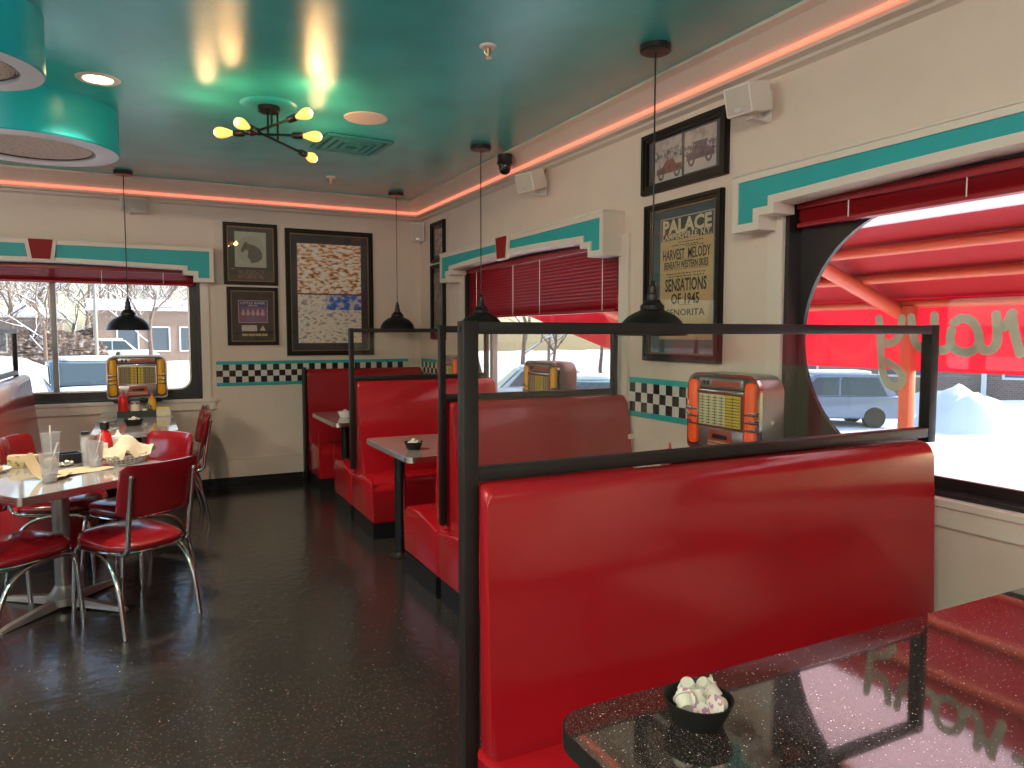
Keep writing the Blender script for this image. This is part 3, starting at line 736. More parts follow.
AER2 = ramp_mat('blue_white_aerial_picture', 15, [(.30, (.16, .18, .42)), (.38, (.45, .38, .36)), (.44, (.74, .65, .54)), (.58, (.82, .76, .66)), (.66, (.38, .33, .30))], .5, 'NOISE', 9, (1, 1, 2.0), (0, -.4, 0))
AERB = ramp_mat('blue_sky_picture', 16, [(.36, (.03, .09, .42)), (.48, (.10, .20, .60)), (.55, (.55, .48, .55)), (.66, (.66, .58, .50))], .5, 'NOISE', 6)
MAROON = mat('maroon_mount', (.16, .03, .05), .7)
def art_large(r):
    sheet(r, 'red_mount', -.335, .325, -.515, .500, MAROON, -.0075)
    sheet(r, 'upper_photo', -.327, .317, -.005, .492, AER1, -.0085)
    sheet(r, 'lower_photo', -.327, .317, -.507, -.020, AER2, -.0085)
    sheet(r, 'sky_strip', -.05, .317, -.17, -.020, AERB, -.0092, -.0085)
frame(.885, 1.265, (1.707, YB, 1.918), 0, 'large black framed picture with an orange upper photo and a blue and white lower one', .045, MATD, art=art_large)
SEPIA = mat('sepia_paper', (.44, .44, .36), .7, var=.05, vscale=20); SEPD = mat('horse_engraving_ink', (.14, .135, .105), .7, var=.3, vscale=60); SEPM = mat('pale_oval_paper', (.40, .40, .32), .7)
def art_horse(r):
    sheet(r, 'print_paper', -.145, .145, -.125, .215, SEPIA, -.0075)
    shape(r, 'oval', ell(0, .045, .125, .135), SEPM, -.0085, -.007)
    pts = [(-.085, .02), (-.09, .045), (-.075, .075), (-.06, .10), (-.055, .125), (-.045, .110), (-.035, .125), (-.025, .105), (0, .095), (.04, .085), (.085, .055), (.110, .0), (.105, -.04), (.06, -.075), (.0, -.085), (-.005, -.05), (-.03, -.03), (-.02, .02), (-.035, .045), (-.055, .035), (-.07, .015)]
    shape(r, 'horse_head', pts, SEPD, -.0095, -.0085)
    sheet(r, 'caption_photo', -.12, .12, -.235, -.15, mat('reddish_caption', (.16, .10, .085), .7, var=.4, vscale=40), -.0075)
frame(.50, .595, (.94, YB, 2.275), 0, 'small black framed horse engraving, above the framed band award', .034, mat('olive_mount', (.085, .075, .06), .8), art=art_horse)
PURP = ramp_mat('purple_band_photo', 9, [(.3, (.10, .03, .10)), (.5, (.20, .08, .16)), (.7, (.13, .11, .32))], .5)
def art_award(r):
    sheet(r, 'photo_border', -.135, .140, -.065, .155, mat('pink_border', (.40, .24, .26), .6), -.0075)
    sheet(r, 'band_photo', -.128, .133, -.058, .148, PURP, -.0085)
    sheet(r, 'title_strip', -.128, .133, .092, .148, mat('navy_strip', (.05, .05, .16), .6), -.0090, -.0084)
    INKW = mat('pale_ink', (.62, .55, .52), .6)
    text('LITTLE RIVER', 'lettering', INKW, r, (0, -.0098, .117), .022, .225); text('BAND', 'lettering', INKW, r, (0, -.0098, .098), .013, .085)
    m = MB()
    for k in range(5):
        m.prism(ell(-.09+.045*k, .052, .011, .014, 12), -.0096, -.0086, 'y'); m.prism(ell(-.09+.045*k, .025, .019, .020, 12), -.0094, -.0085, 'y')
    m.build('band_members', mat('faces', (.48, .32, .30), .7), r, False)
    sheet(r, 'plaque', -.105, .035, -.145, -.088, mat('white_plaque', (.58, .48, .46), .6, var=.3, vscale=90), -.0080)
    shape(r, 'triangle_emblem', [(.060, -.140), (.118, -.140), (.089, -.088)], mat('emblem', (.50, .42, .40), .6, var=.3, vscale=120), -.0085, -.006)
    m = MB()
    for k in range(4): m.box(-.105+.061*k, -.105+.061*k+.055, -.0085, -.006, -.193, -.170)
    m.build('ticket_stubs', mat('gold_tickets', (.46, .33, .16), .6), r, False)
frame(.475, .565, (.948, YB, 1.675), 0, 'small black framed band award with purple photo, under the horse engraving', .034, mat('dark_mount', (.05, .038, .032), .8, var=.2, vscale=8), art=art_award)
def art_cornertop(r):
    sheet(r, 'photograph', -.10, .10, -.13, .13, ramp_mat('faded_band_photo', 24, [(.35, (.10, .06, .05)), (.5, (.34, .25, .22)), (.65, (.52, .44, .40))], .5), -.0085)
frame(.365, .405, (XR, 6.960, 2.430), -90, 'small black framed photo high in the corner, above the tall dark poster', .034, MATD, fillet=False, art=art_cornertop)
def art_cornerlow(r):
    pm = ramp_mat('dim_group_photo', 16, [(.38, (.10, .07, .055)), (.55, (.17, .13, .11)), (.68, (.42, .34, .31))], .5, stretch=(2, 2, .6))
    sheet(r, 'photograph', -.135, .135, -.28, .30, pm, -.0085)
frame(.365, .76, (XR, 6.965, 1.825), -90, 'tall dark framed poster in the corner, left of the middle window valance', .034, MATD, fillet=False, art=art_cornerlow)
PH = ramp_mat('faded_car_photo', 16, [(.3, (.30, .22, .20)), (.5, (.50, .40, .37)), (.7, (.56, .47, .44))], .5)
CARINK = mat('car_photo_ink', (.16, .10, .105), .6, var=.4, vscale=50); CARRED = mat('car_photo_red', (.26, .09, .07), .6, var=.3, vscale=40)
def mini_car(r, cx, cz, s, m, roof):
    pts = [(-.115, -.03), (-.12, .005), (-.06, .015), (-.03, .05), (.04, .05), (.06, .018), (.115, .012), (.12, -.03)]
    if roof: pts = [(-.115, -.03), (-.115, .012), (-.05, .02), (-.04, .055), (-.065, .062), (-.06, .072), (.07, .068), (.05, .05), (.055, .02), (.115, .015), (.12, -.03)]
    shape(r, 'car_body', [(cx+x*s, cz+z*s) for x, z in pts], m, -.0098, -.0086)
    w_ = MB()
    for x in (-.075, .075): w_.holed(ell(cx+x*s, cz-.032*s, .028*s, .034*s, 16), ell(cx+x*s, cz-.032*s, .015*s, .019*s, 16), -.0105, -.0088)
    w_.build('car_wheels', CARINK, r, False)
def art_cars(r):
    sheet(r, 'left_photo', -.245, -.010, -.115, .115, PH, -.0085); sheet(r, 'right_photo', .012, .262, -.110, .112, PH, -.0085)
    sheet(r, 'road', .012, .262, -.110, -.055, mat('pale_road', (.50, .42, .40), .6), -.0089, -.0084); sheet(r, 'road', -.245, -.010, -.115, -.075, mat('pale_road_', (.52, .44, .40), .6), -.0089, -.0084)
    sheet(r, 'crowd', -.245, -.010, .0, .06, ramp_mat('crowd_dots', 60, [(.4, (.14, .09, .08)), (.6, (.50, .42, .38))], .6), -.0089, -.0084); sheet(r, 'crowd', .012, .262, -.02, .035, ramp_mat('crowd_dots_', 60, [(.4, (.14, .10, .12)), (.6, (.46, .38, .37))], .6), -.0089, -.0084)
    mini_car(r, -.118, -.05, .92, CARRED, False); mini_car(r, .138, -.02, .92, CARINK, True)
frame(.705, .345, (XR, 3.217, 2.487), -90, 'black framed pair of old car photographs, above the theatre poster', .048, mat('grey_mount', (.085, .075, .075), .8), fillet=False, art=art_cars)
PAP = mat('aged_poster_paper', (.50, .36, .17), .7, var=.06, vscale=9); POSTD = mat('poster_charcoal', (.075, .070, .068), .7)
PLET = mat('poster_cream_letters', (.56, .49, .30), .7)
def art_palace(r):
    c = .030; z = lambda v: v-1.797
    sheet(r, 'poster_border', c-.222, c+.222, z(1.47), z(2.155), mat('poster_edge', (.42, .34, .28), .7), -.0070)
    sheet(r, 'poster_head', c-.215, c+.215, z(2.028), z(2.148), POSTD, -.0078)
    sheet(r, 'poster_paper', c-.215, c+.215, z(1.477), z(2.028), PAP, -.0078)
    T_ = lambda s, m, zz, h, wd, b=0: text(s, 'lettering', m, r, (c, -.0086, z(zz)), h, wd, .0004, bold=b)
    T_('PALACE', PLET, 2.068, .074, .405, .004); T_('LAMPERSVILLE, N.Y.', PLET, 2.032, .033, .405, .0012)
    T_('HARVEST  MELODY', INK, 1.918, .058, .395, .001); T_('BENEATH WESTERN SKIES', INK, 1.868, .040, .365, .0009)
    T_('SENSATIONS', INK, 1.742, .070, .345, .0018); T_('OF 1945', INK, 1.670, .058, .235, .0018); T_('SENORITA', INK, 1.605, .036, .32, .001)
    m = MB()
    for zz, x0, x1 in ((1.995, -.12, .10), (2.010, -.06, .14), (1.985, .0, .15), (1.838, -.16, .16), (1.823, -.14, .05), (1.823, .07, .15)):
        x = x0
        while x < x1:
            l = random.uniform(.006, .02); m.box(c+x, c+min(x1, x+l), -.0086, -.0078, z(zz)-.0025, z(zz)+.0025); x += l+random.uniform(.004, .012)
    for zz, x0, x1 in ((1.914, -.06, .06), (1.862, -.19, .19), (1.664, -.05, .05)): m.box(c+x0, c+x1, -.0086, -.0078, z(zz)-.001, z(zz)+.001)
    m.build('small_print', INK, r, False)
frame(.645, .905, (XR, 3.2125, 1.797), -90, 'framed theatre poster with PALACE lettering, between the two windows', .040, mat('blue_grey_mount', (.060, .085, .095), .7), art=art_palace)

# ------------------------------------------------------------------ tabletop jukeboxes (local: facing -y, back y=0, base z=0)
def jukebox(loc, rz, label, lamp, warm):
    W, H, D = .49, .385, .16; x = W/2
    r = thing('tabletop_jukebox', label, 'jukebox', loc, rz, 'tabletop jukeboxes')
    MB().prism(rrect(-x, x, 0, H, (.03, .03, .075, .075), 8), -D+.025, 0, 'y', .006, 2).build('shell', JGREY, r)
    MB().prism(rrect(-x+.01, x-.01, .012, H-.012, (.03, .03, .068, .068), 8), -D+.012, -D+.026, 'y').build('face_panel', JDARK, r)
    MB().holed(rrect(-x, x, 0, H, (.03, .03, .075, .075), 8), rrect(-x+.014, x-.014, .014, H-.014, (.022, .022, .062, .062), 8), -D+.006, -D+.027).build('chrome_rim', CHROME, r)
    for s in (-1, 1):
        cx = s*(x-.052)
        c = MB().box(cx-.030, cx+.030, -D-.008, -D+.02, .03, H-.035, .024, 5).build('light_column', lamp, r)
        b = MB()
        for k in range(3): b.box(cx-.033, cx+.033, -D-.011, -D+.012, .125+.036*k, .133+.036*k, .002)
        b.build('column_band', JDARK, r)
        g = MB()
        for k in range(3): g.box(cx+s*.004, cx+s*.034, -D-.012, -D+.012, .135+.036*k, .144+.036*k, .002)
        g.build('column_band', CHROME, r)
    # top: chrome coin plate with a red strip
    MB().box(-.150, .150, -D-.004, -D+.014, H-.070, H-.022, .006).build('coin_plate', JGREY, r)
    MB().box(-.055, .130, -D-.007, -D-.003, H-.058, H-.034).build('red_strip', JRED, r)
    b = MB(); b.box(-.125, -.105, -D-.008, -D-.003, H-.058, H-.036).box(-.095, -.075, -D-.008, -D-.003, H-.058, H-.036); b.build('coin_slot', BLACKP, r)
    MB().box(-.158, .158, -D-.010, -D+.012, H-.094, H-.078, .004).build('top_bar', CHROME, r)
    # title window with hinged pages
    MB().box(-.152, .152, -D+.002, -D+.012, .125, H-.094).build('window_back', JDARK, r)
    xs = -.145
    pages = [(JTAN, .032)]*3+[(JYEL, .048), (JDARK, .008), (JYEL, .044)]+[(JTAN, .032)]*3 if warm else [(JPAGE, .044)]*4+[(JYEL, .105)]
    for m_, wd in pages:
        pg = MB().box(xs, xs+wd-.003, -D-.002, -D+.003, .132, H-.102); pg.build('title_page', m_, r, False)
        xs += wd
    ln = MB(); xs = -.145
    for m_, wd in pages:
        nrow = 10
        for k in range(nrow):
            zz = .140+(H-.245)*k/nrow; ln.box(xs+.004, xs+wd-.008, -D-.003, -D-.0015, zz, zz+.0035)
        ln.box(xs+wd*.5-.001, xs+wd*.5+.001, -D-.0032, -D-.0015, .134, H-.104); xs += wd
    ln.build('title_lines', INK, r, False)
    MB().holed([(-.156, .121), (.156, .121), (.156, H-.092), (-.156, H-.092)], [(-.147, .130), (.147, .130), (.147, H-.101), (-.147, H-.101)], -D-.006, -D+.004).build('window_frame', CHROME, r, False)
    # lower selector panel
    MB().box(-.152, .152, -D-.001, -D+.012, .022, .118, .003).build('lower_panel', JGREY, r)
    MB().prism([(-.085, .030), (.095, .030), (.075, .112), (-.065, .112)], -D-.007, -D, 'y').build('selector_panel', JRED, r, False)
    MB().box(-.045, .055, -D-.010, -D-.006, .070, .092, .003).build('selector_slot', BLACKP, r)
    bt = MB()
    for row in range(2):
        for k in range(10): bt.box(-.072+.0155*k, -.072+.0155*k+.010, -D-.012, -D-.006, .036+.014*row, .045+.014*row)
    bt.build('selector_buttons', mat('ivory_buttons', (.6, .42, .33), .4), r, False)
    MB().lathe([(0, -.004), (.010, -.003), (.010, .001), (0, .001)], (x, -D*.45, .17), 14, Matrix.Rotation(radians(90), 3, 'Y')).build('side_lock', CHROME, r)
    b = MB(); b.box(-x+.05, x-.05, -D+.03, .012, -.040, -.0005, .004); b.build('mounting_bracket', BLACKP, r)
    return r
JX = XR-.055; JZ = SILL+.040
jukebox((JX, 2.665, JZ), -90, 'orange columned jukebox nearest the camera, seen through the nearest glass partition', ORANGE, False)
jukebox((JX, 4.475, JZ), -90, 'yellow columned jukebox in front of the middle window', AMBERP, True)
jukebox((JX, 6.24, JZ), -90, 'orange columned jukebox at the farthest booth, behind the partition posts', ORANGE, False)
jukebox((-.076, YB-.055, JZ), 0, 'yellow columned jukebox on the sill of the far wall window at left', AMBERP, True)

# ------------------------------------------------------------------ creamer bowls
def creamer(loc, tilt, az, label, group, lid=True, s=1.0):
    r = thing('creamer_cup', label, 'creamer', loc, 0, group)
    M = Matrix.Rotation(radians(az), 3, 'Z') @ Matrix.Rotation(radians(tilt), 3, 'X')
    MB().lathe([(0, -.011*s), (.0115*s, -.011*s), (.0125*s, -.009*s), (.0160*s, .009*s), (.0190*s, .0095*s), (.0190*s, .0108*s), (0, .0108*s)], (0, 0, 0), 16, M).build('cup', CREAMER, r)
    if lid: MB().lathe([(0, .0109*s), (.0188*s, .0109*s), (.0188*s, .0117*s), (0, .0119*s)], (0, 0, 0), 16, M).build('foil_lid', LID, r)
    return r
def bowl(loc, R, h, m, label):
    r = thing('creamer_bowl', label, 'bowl', loc, 0, 'small bowls of creamers')
    MB().lathe([(0, 0), (R*.66, 0), (R*.70, .004), (R*.92, h*.75), (R, h), (R-.004, h), (R*.88, h*.75), (R*.64, .009), (0, .008)], n=40).build('dish', m, r)
    return r
BX, BY = .935, 1.055
bowl((BX, BY, .75), .067, .050, BOWLB, 'small black bowl of creamers on the black foreground table')
for i, (dx, dy, dz, tl, az) in enumerate(((-.034, .014, .030, 35, 120), (-.010, .036, .032, 60, 20), (.022, .034, .030, 20, 200), (.037, .0, .032, 50, 250), (.012, -.036, .031, 150, 40), (-.024, -.026, .031, 70, 340), (.002, .002, .048, 165, 10), (.026, .012, .055, 140, 80), (-.030, -.002, .050, 75, 300), (.020, -.020, .054, 60, 200), (-.006, .026, .056, 150, 130), (.044, .020, .046, 70, 60), (-.044, -.012, .047, 60, 160), (.012, -.044, .046, 80, 280))):
    f_ = .76 if dz < .04 else .98
    creamer((BX+dx*f_, BY+dy*f_, .75+dz+(.002 if dz < .04 else .006)), tl, az, 'white creamer cup in the black bowl on the foreground table', 'creamers in the foreground bowl', True, 1.06)
for (x, y, z, R, m, lab, g, gl) in ((1.545, 4.50, .75, .062, BOWLB, 'small black bowl of creamers on the table between the second and farthest partitions', 'creamers in the black bowl on the middle booth table', 'creamer cup in the black bowl on the middle booth table'),
                               (1.60, 6.55, .75, .068, WHITEP, 'small white bowl of creamers on the farthest booth table', 'creamers in the white bowl on the farthest table', 'creamer cup in the white bowl on the farthest booth table'),
                               (-.10, 6.27, .80, .070, BOWLB, 'small black bowl of creamers on the window table with the caddy', 'creamers in the black bowl on the window table', 'creamer cup in the black bowl on the window table')):
    bowl((x, y, z), R, .050, m, lab)
    for k in range(7):
        a = k*1.05; q = .024 if k < 6 else 0
        creamer((x+q*cos(a), y+q*sin(a), z+.034+(.020 if k == 6 else .006*(k % 2))), 40+k*37 % 120, k*80, gl, g, False, 1.15)

# ------------------------------------------------------------------ condiments
def squeeze(loc, R, h, m, label, cap, cone=True, group='squeeze bottles'):
    r = thing('squeeze_bottle', label, 'bottle', loc, 0, group)
    MB().lathe([(0, 0), (R*.92, 0), (R, .006), (R, h*.62), (R*.93, h*.70), (R*.80, h*.72), (0, h*.72)], n=28).build('body', m, r)
    MB().lathe([(R*.86, h*.70), (R*.86, h*.76), (R*.45, h*.80), (R*.20, h*.90), (R*.10, h), (0, h)], n=24).build('nozzle_cap', cap, r)
    return r
cz = .80
cad = thing('condiment_caddy', 'black caddy holding condiments on the window table', 'caddy', (-.085, 6.92, cz))
b = MB(); b.box(-.145, .145, -.055, .055, 0, .008).box(-.145, .145, -.055, -.050, .008, .055).box(-.145, .145, .050, .055, .008, .055).box(-.145, -.140, -.05, .05, .008, .055).box(.140, .145, -.05, .05, .008, .055)
b.build('tray', BLACKP, cad, False)
z2 = cz+.0085
squeeze((-.185, 6.92, z2), .038, .225, KETCH, 'red ketchup bottle standing in the black caddy on the window table', KETCH)
t_ = thing('sugar_shaker', 'cream sugar shaker in the black caddy on the window table', 'shaker', (-.095, 6.925, z2))
MB().lathe([(0, 0), (.038, 0), (.040, .01), (.036, .10), (0, .10)], n=24).build('jar', CREAM, t_); MB().lathe([(.038, .10), (.038, .118), (.03, .124), (0, .126)], n=24).build('lid', ALU, t_)
for x, lab, m_ in ((-.025, 'salt shaker beside the cream sugar shaker in the black caddy', WHITEP), (.016, 'pepper shaker beneath the yellow bottle in the black caddy', mat('pepper', (.05, .04, .035), .6))):
    s = thing('table_shaker', lab, 'shaker', (x, 6.905, z2), 0, 'salt and pepper in the caddy')
    MB().lathe([(0, 0), (.019, 0), (.019, .05), (.015, .065), (0, .065)], n=16).build('jar', m_, s); MB().lathe([(.017, .063), (.017, .078), (.008, .088), (0, .089)], n=16).build('lid', CHROME, s)
squeeze((.035, 6.945, z2), .030, .19, MUST, 'yellow mustard bottle at the right end of the black caddy', mat('orange_cap', (.75, .22, .03), .4), True)
s = thing('packet_holder', 'white holder of yellow sweetener packets to the right of the black caddy', 'packet holder', (.115, 6.90, cz), 8)
b = MB(); b.box(-.055, .055, -.03, .03, 0, .004).box(-.055, .055, -.03, -.027, 0, .06).box(-.055, .055, .027, .03, 0, .06).box(-.055, -.052, -.027, .027, 0, .06).box(.052, .055, -.027, .027, 0, .06); b.build('holder', PAPERW, s, False)
for k in range(6): MB().box(-.048, .048, -.022+.008*k, -.018+.008*k, .005, .078).build('packet', mat('yellow_packet', (.72, .56, .14), .6) if k == 0 else bpy.data.materials['yellow_packet'], s, False)
# behind the nearest glass, on the second booth table
squeeze((2.175, 2.68, .75), .038, .245, KETCH, 'red ketchup bottle whose tip shows below the orange jukebox', KETCH)
squeeze((2.285, 2.745, .75), .038, .205, CREAM, 'cream squeeze bottle beside the red tip, below the orange jukebox', CREAM)
s = thing('menu_tray', 'flat dark tray lying under the orange jukebox behind the glass', 'tray', (2.43, 2.66, .75), -90)
b = MB(); b.box(-.18, .18, -.07, .07, 0, .012, .004).box(-.16, .16, -.05, .05, .012, .18, .01); b.build('body', BLACKP, s)

# ------------------------------------------------------------------ things on the cluttered table (table local frame -> world)
TZ = .75
def plastic_cup(x, y, label, h=.135, straw=None, R=.043, lean=(0, 0)):
    r = thing('plastic_cup', label, 'cup', (x, y, TZ), 0, 'clear plastic cups')
    MB().lathe([(0, .001), (R*.68, .001), (R*.70, .004), (R, h-.004), (R+.003, h), (R-.001, h+.001), (R*.96, h-.006), (R*.66, .008), (0, .007)], n=28).build('cup', CUPM, r)
    MB().lathe([(0, .008), (R*.655, .008), (R*.72, h*.30), (0, h*.30)], n=24).build('ice', glass_mat('ice_water', (.86, .86, .88), 1, .1, .35) if 'ice_water' not in bpy.data.materials else bpy.data.materials['ice_water'], r)
    if straw: MB().tube([(straw[0]*-.3, straw[1]*-.3, .012), (straw[0], straw[1], straw[2])], .0045, 8).build('straw', WHITEP, r)
    return r
plastic_cup(-.455, 4.315, 'clear plastic cup with leaning straw at the near edge of the cluttered table', .150, (.040, .0, .200), .046)
plastic_cup(-.515, 5.00, 'clear plastic cup with upright straw behind the front cup on the cluttered table', .175, (-.002, .0, .215), .054)
plastic_cup(-.272, 4.665, 'clear plastic cup with straw beside the paper-lined basket', .150, (.034, .01, .195), .046)
s = thing('glass_tumbler', 'tall ribbed glass tumbler behind the cup next to the basket', 'glass', (-.315, 4.80, TZ))
MB().lathe([(0, .001), (.032, .001), (.040, .165), (.043, .168), (.038, .167), (.030, .012), (0, .010)], n=14).build('tumbler', CUPM, s)
s = thing('condiment_bottle', 'small dark capped bottle behind the tall glass on the cluttered table', 'bottle', (-.335, 4.93, TZ))
MB().lathe([(0, 0), (.024, 0), (.026, .12), (.016, .15), (0, .15)], n=18).build('bottle', WHITEP, s); MB().lathe([(.021, .15), (.021, .178), (0, .180)], n=18).build('cap', BLACKP, s)
s = thing('ketchup_bottle', 'red ketchup bottle with dark flip cap behind the paper-lined basket', 'bottle', (-.235, 4.97, TZ))
MB().lathe([(0, 0), (.036, 0), (.042, .01), (.040, .10), (.032, .150), (.016, .178), (0, .18)], n=24).build('body', KETCH, s); MB().lathe([(.012, .178), (.026, .181), (.026, .222), (.022, .226), (0, .227)], n=20).build('cap', BLACKP, s)
MB().box(-.016, .016, -.043, -.036, .045, .105, .004).build('label', WHITEP, s)
squeeze((-.170, 5.05, TZ), .042, .165, mat('translucent_white_plastic', (.70, .58, .52), .4), 'pale cream squeeze bottle to the right of the dark capped ketchup', WHITEP)
rnd = random.Random(21); m = MB()
for k in range(16):
    a_, b_ = rnd.uniform(-.085, .085), rnd.uniform(-.035, .035); q_ = rnd.uniform(.008, .03)
    m.prism([(a_+q_*cos(t*pi/4)*rnd.uniform(.7, 1.3), b_+q_*.7*sin(t*pi/4)*rnd.uniform(.7, 1.3)) for t in range(8)], 0.0005, .0012+.0002*k, 'z')
o_ = m.build('floor_spill', mat('dark_spill', (.006, .005, .005), .12), None, False); o_.location = (-.17, 4.42, 0); o_.rotation_euler = (0, 0, radians(25)); tag(o_, 'dark wet spill on the floor beside the table foot under the nearest chair', 'spill')
# basket with crumpled paper
s = thing('food_basket', 'oval white basket with crumpled cream paper at the right of the cluttered table', 'basket', (-.115, 4.79, TZ), 50)
m = MB(); n = 28; rg = []
for k in range(n):
    a = 2*pi*k/n; rg.append((cos(a), sin(a)))
for (z0, f0, z1, f1) in ((0, .78, .006, .80), (.016, .84, .021, .86), (.031, .90, .036, .92), (.046, .96, .055, 1.0)):
    A = [m.bm.verts.new((.150*f0*c, .085*f0*q, z0)) for c, q in rg]; B = [m.bm.verts.new((.150*f1*c, .085*f1*q, z1)) for c, q in rg]
    for k in range(n): m.bm.faces.new((A[k], A[(k+1) % n], B[(k+1) % n], B[k]))
for k in range(0, n):
    c, q = rg[k]; m.tube([(.150*.78*c, .085*.78*q, .002), (.150*c, .085*q, .052)], .0028, 5)
A = [m.bm.verts.new((.150*.78*c, .085*.78*q, .001)) for c, q in rg]; m.bm.faces.new(A)
m.build('basket', WHITEP, s)
m = MB(); N = 26; G = []
rnd = random.Random(3)
for i in range(N+1):
    row = []
    for j in range(N+1):
        u, v = -1+2*i/N, -1+2*j/N; d = math.hypot(u, v)
        z = .052+.050*max(0, 1-d*d)+.040*sin(4.2*u+1.0)*cos(3.1*v-.6)+.022*sin(8*u+5*v)-.030*max(0, d-.85)+rnd.uniform(-.004, .004)
        row.append(m.bm.verts.new((.168*u*(1-.13*d), .112*v*(1-.16*d), max(.012 if d < .7 else .040, z))))
    G.append(row)
for i in range(N):
    for j in range(N): m.bm.faces.new((G[i][j], G[i+1][j], G[i+1][j+1], G[i][j+1]))
m.build('paper_liner', PAPERW, s, True, 25)
def paper(x, y, rz, w_, d_, fn, label, nm='paper_napkin', mt=PAPERT, z=TZ):
    r = thing(nm, label, 'napkin', (x, y, z), rz, 'tan paper napkins')
    m = MB(); N = 18; top = []; bot = []
    for i in range(N+1):
        a, b_ = [], []
        for j in range(N+1):
            u, v = -1+2*i/N, -1+2*j/N; zz = fn(u, v); p = Vector((u*w_/2, v*d_/2, zz+.0012))
            a.append(m.bm.verts.new(p+Vector((0, 0, .0012)))); b_.append(m.bm.verts.new(p))
        top.append(a); bot.append(b_)
    for i in range(N):
        for j in range(N):
            m.bm.faces.new((top[i][j], top[i+1][j], top[i+1][j+1], top[i][j+1])); m.bm.faces.new((bot[i][j], bot[i][j+1], bot[i+1][j+1], bot[i+1][j]))
    for i in range(N):
        m.bm.faces.new((top[i][0], bot[i][0], bot[i+1][0], top[i+1][0])); m.bm.faces.new((top[i][N], top[i+1][N], bot[i+1][N], bot[i][N]))
        m.bm.faces.new((top[0][i], top[0][i+1], bot[0][i+1], bot[0][i])); m.bm.faces.new((top[N][i], bot[N][i], bot[N][i+1], top[N][i+1]))
    m.build('sheet', mt, r, True, 40); return r
paper(-.475, 4.43, -16, .19, .13, lambda u, v: .135*max(0, -u-.05)**1.7+.022*max(0, u-.4)+.004*(1+sin(4*v)), 'curled tan napkin propped up left of the front plastic cup')
paper(-.33, 4.60, 35, .26, .18, lambda u, v: .003*(1+sin(3*u+2*v)), 'flat tan napkin lying between the front cup and the basket')
s = thing('cardboard_packet_box', 'tan printed box of packets behind the curled napkin', 'box', (-.625, 4.86, TZ), -14)
MB().box(-.082, .082, -.03, .03, 0, .068, .003).build('box', ramp_mat('printed_tan_card', 26, [(.42, (.50, .38, .20)), (.52, (.46, .34, .17)), (.56, (.10, .065, .05)), (.63, (.42, .30, .15))], .7), s)
MB().box(-.082, .082, -.022, .022, .068, .072).build('lid_flap', PAPERT, s, False)
s = thing('black_dish', 'square black dish behind the flat napkin on the cluttered table', 'dish', (-.42, 4.90, TZ), 20)
MB().holed(rrect(-.065, .065, -.05, .05, .015), rrect(-.055, .055, -.04, .04, .012), .008, .062, 'z').prism(rrect(-.065, .065, -.05, .05, .015), 0, .010, 'z').build('dish', BLACKP, s)
s = thing('food_plate', 'white paper plate with leftovers at the left edge of the photo', 'plate', (-.765, 4.755, TZ))
MB().lathe([(0, .003), (.055, .002), (.06, .002), (.085, .022), (.088, .022), (.062, .008), (0, .008)], n=32).build('plate', WHITEP, s)
m = MB()
rnd = random.Random(5)
for k in range(7):
    a = k*.9; m.lathe([(0, -.012), (.014, -.008), (.018, 0), (.012, .012), (0, .014)], (.034*cos(a), .034*sin(a), .021+.004*(k % 3)), 8, Matrix.Rotation(a, 3, 'X'))
m.build('leftovers', mat('leftovers', (.42, .26, .13), .7, var=.4, vscale=60), s)
s = thing('bread_roll', 'pale bun half beside the black dish on the cluttered table', 'food', (-.505, 4.87, TZ))
MB().lathe([(0, 0), (.036, .001), (.044, .015), (.038, .036), (.020, .048), (0, .051)], n=24).build('bun', mat('bun_crust', (.62, .50, .33), .7, var=.12, vscale=20), s)
s = thing('foil_wrapper', 'crumpled silver foil wrapper beside the black dish', 'wrapper', (-.43, 4.80, TZ), 30)
m = MB(); rnd = random.Random(9); bmesh.ops.create_icosphere(m.bm, subdivisions=3, radius=1)
for v in m.bm.verts:
    q = v.co.copy(); f = 1+rnd.uniform(-.14, .14); v.co = Vector((q.x*.045*f, q.y*.030*f, (q.z+1)*.016*f))
m.build('foil', ALU, s, True, 10)

# ------------------------------------------------------------------ window lettering, seen from behind
def strokes(r, name, paths, wd, m, y):
    """flat brush strokes in local xz: each path is points; widths wd"""
    mb = MB()
    y0_ = y
    for pi_, P in enumerate(paths):
        y = y0_-.0022*pi_
        P = smooth_path([(p[0], 0, p[1]) for p in P], 7); L_, R_ = [], []
        for i, p in enumerate(P):
            d = (P[min(i+1, len(P)-1)]-P[max(0, i-1)]).normalized(); nn = Vector((-d.z, 0, d.x))*wd/2
            L_.append(p+nn); R_.append(p-nn)
        va = [[mb.bm.verts.new((q.x, yy_, q.z)) for q in Q] for Q in (L_, R_) for yy_ in (y, y+.0006)]
        LA, LB, RA, RB = va
        for i in range(len(P)-1):
            for q in ((LA[i], LA[i+1], RA[i+1], RA[i]), (LB[i], RB[i], RB[i+1], LB[i+1]), (LA[i], LB[i], LB[i+1], LA[i+1]), (RA[i], RA[i+1], RB[i+1], RB[i])): mb.bm.faces.new(q)
        for e in (P[0], P[-1]):
            mb.prism([(e.x+wd/2*cos(2*pi*k/16), e.z+wd/2*sin(2*pi*k/16)) for k in range(16)], y-.0012, y-.0007, 'y')
    return mb.build(name, m, r, False)
LET = mat('window_lettering_vinyl', (.66, .60, .50), .6)
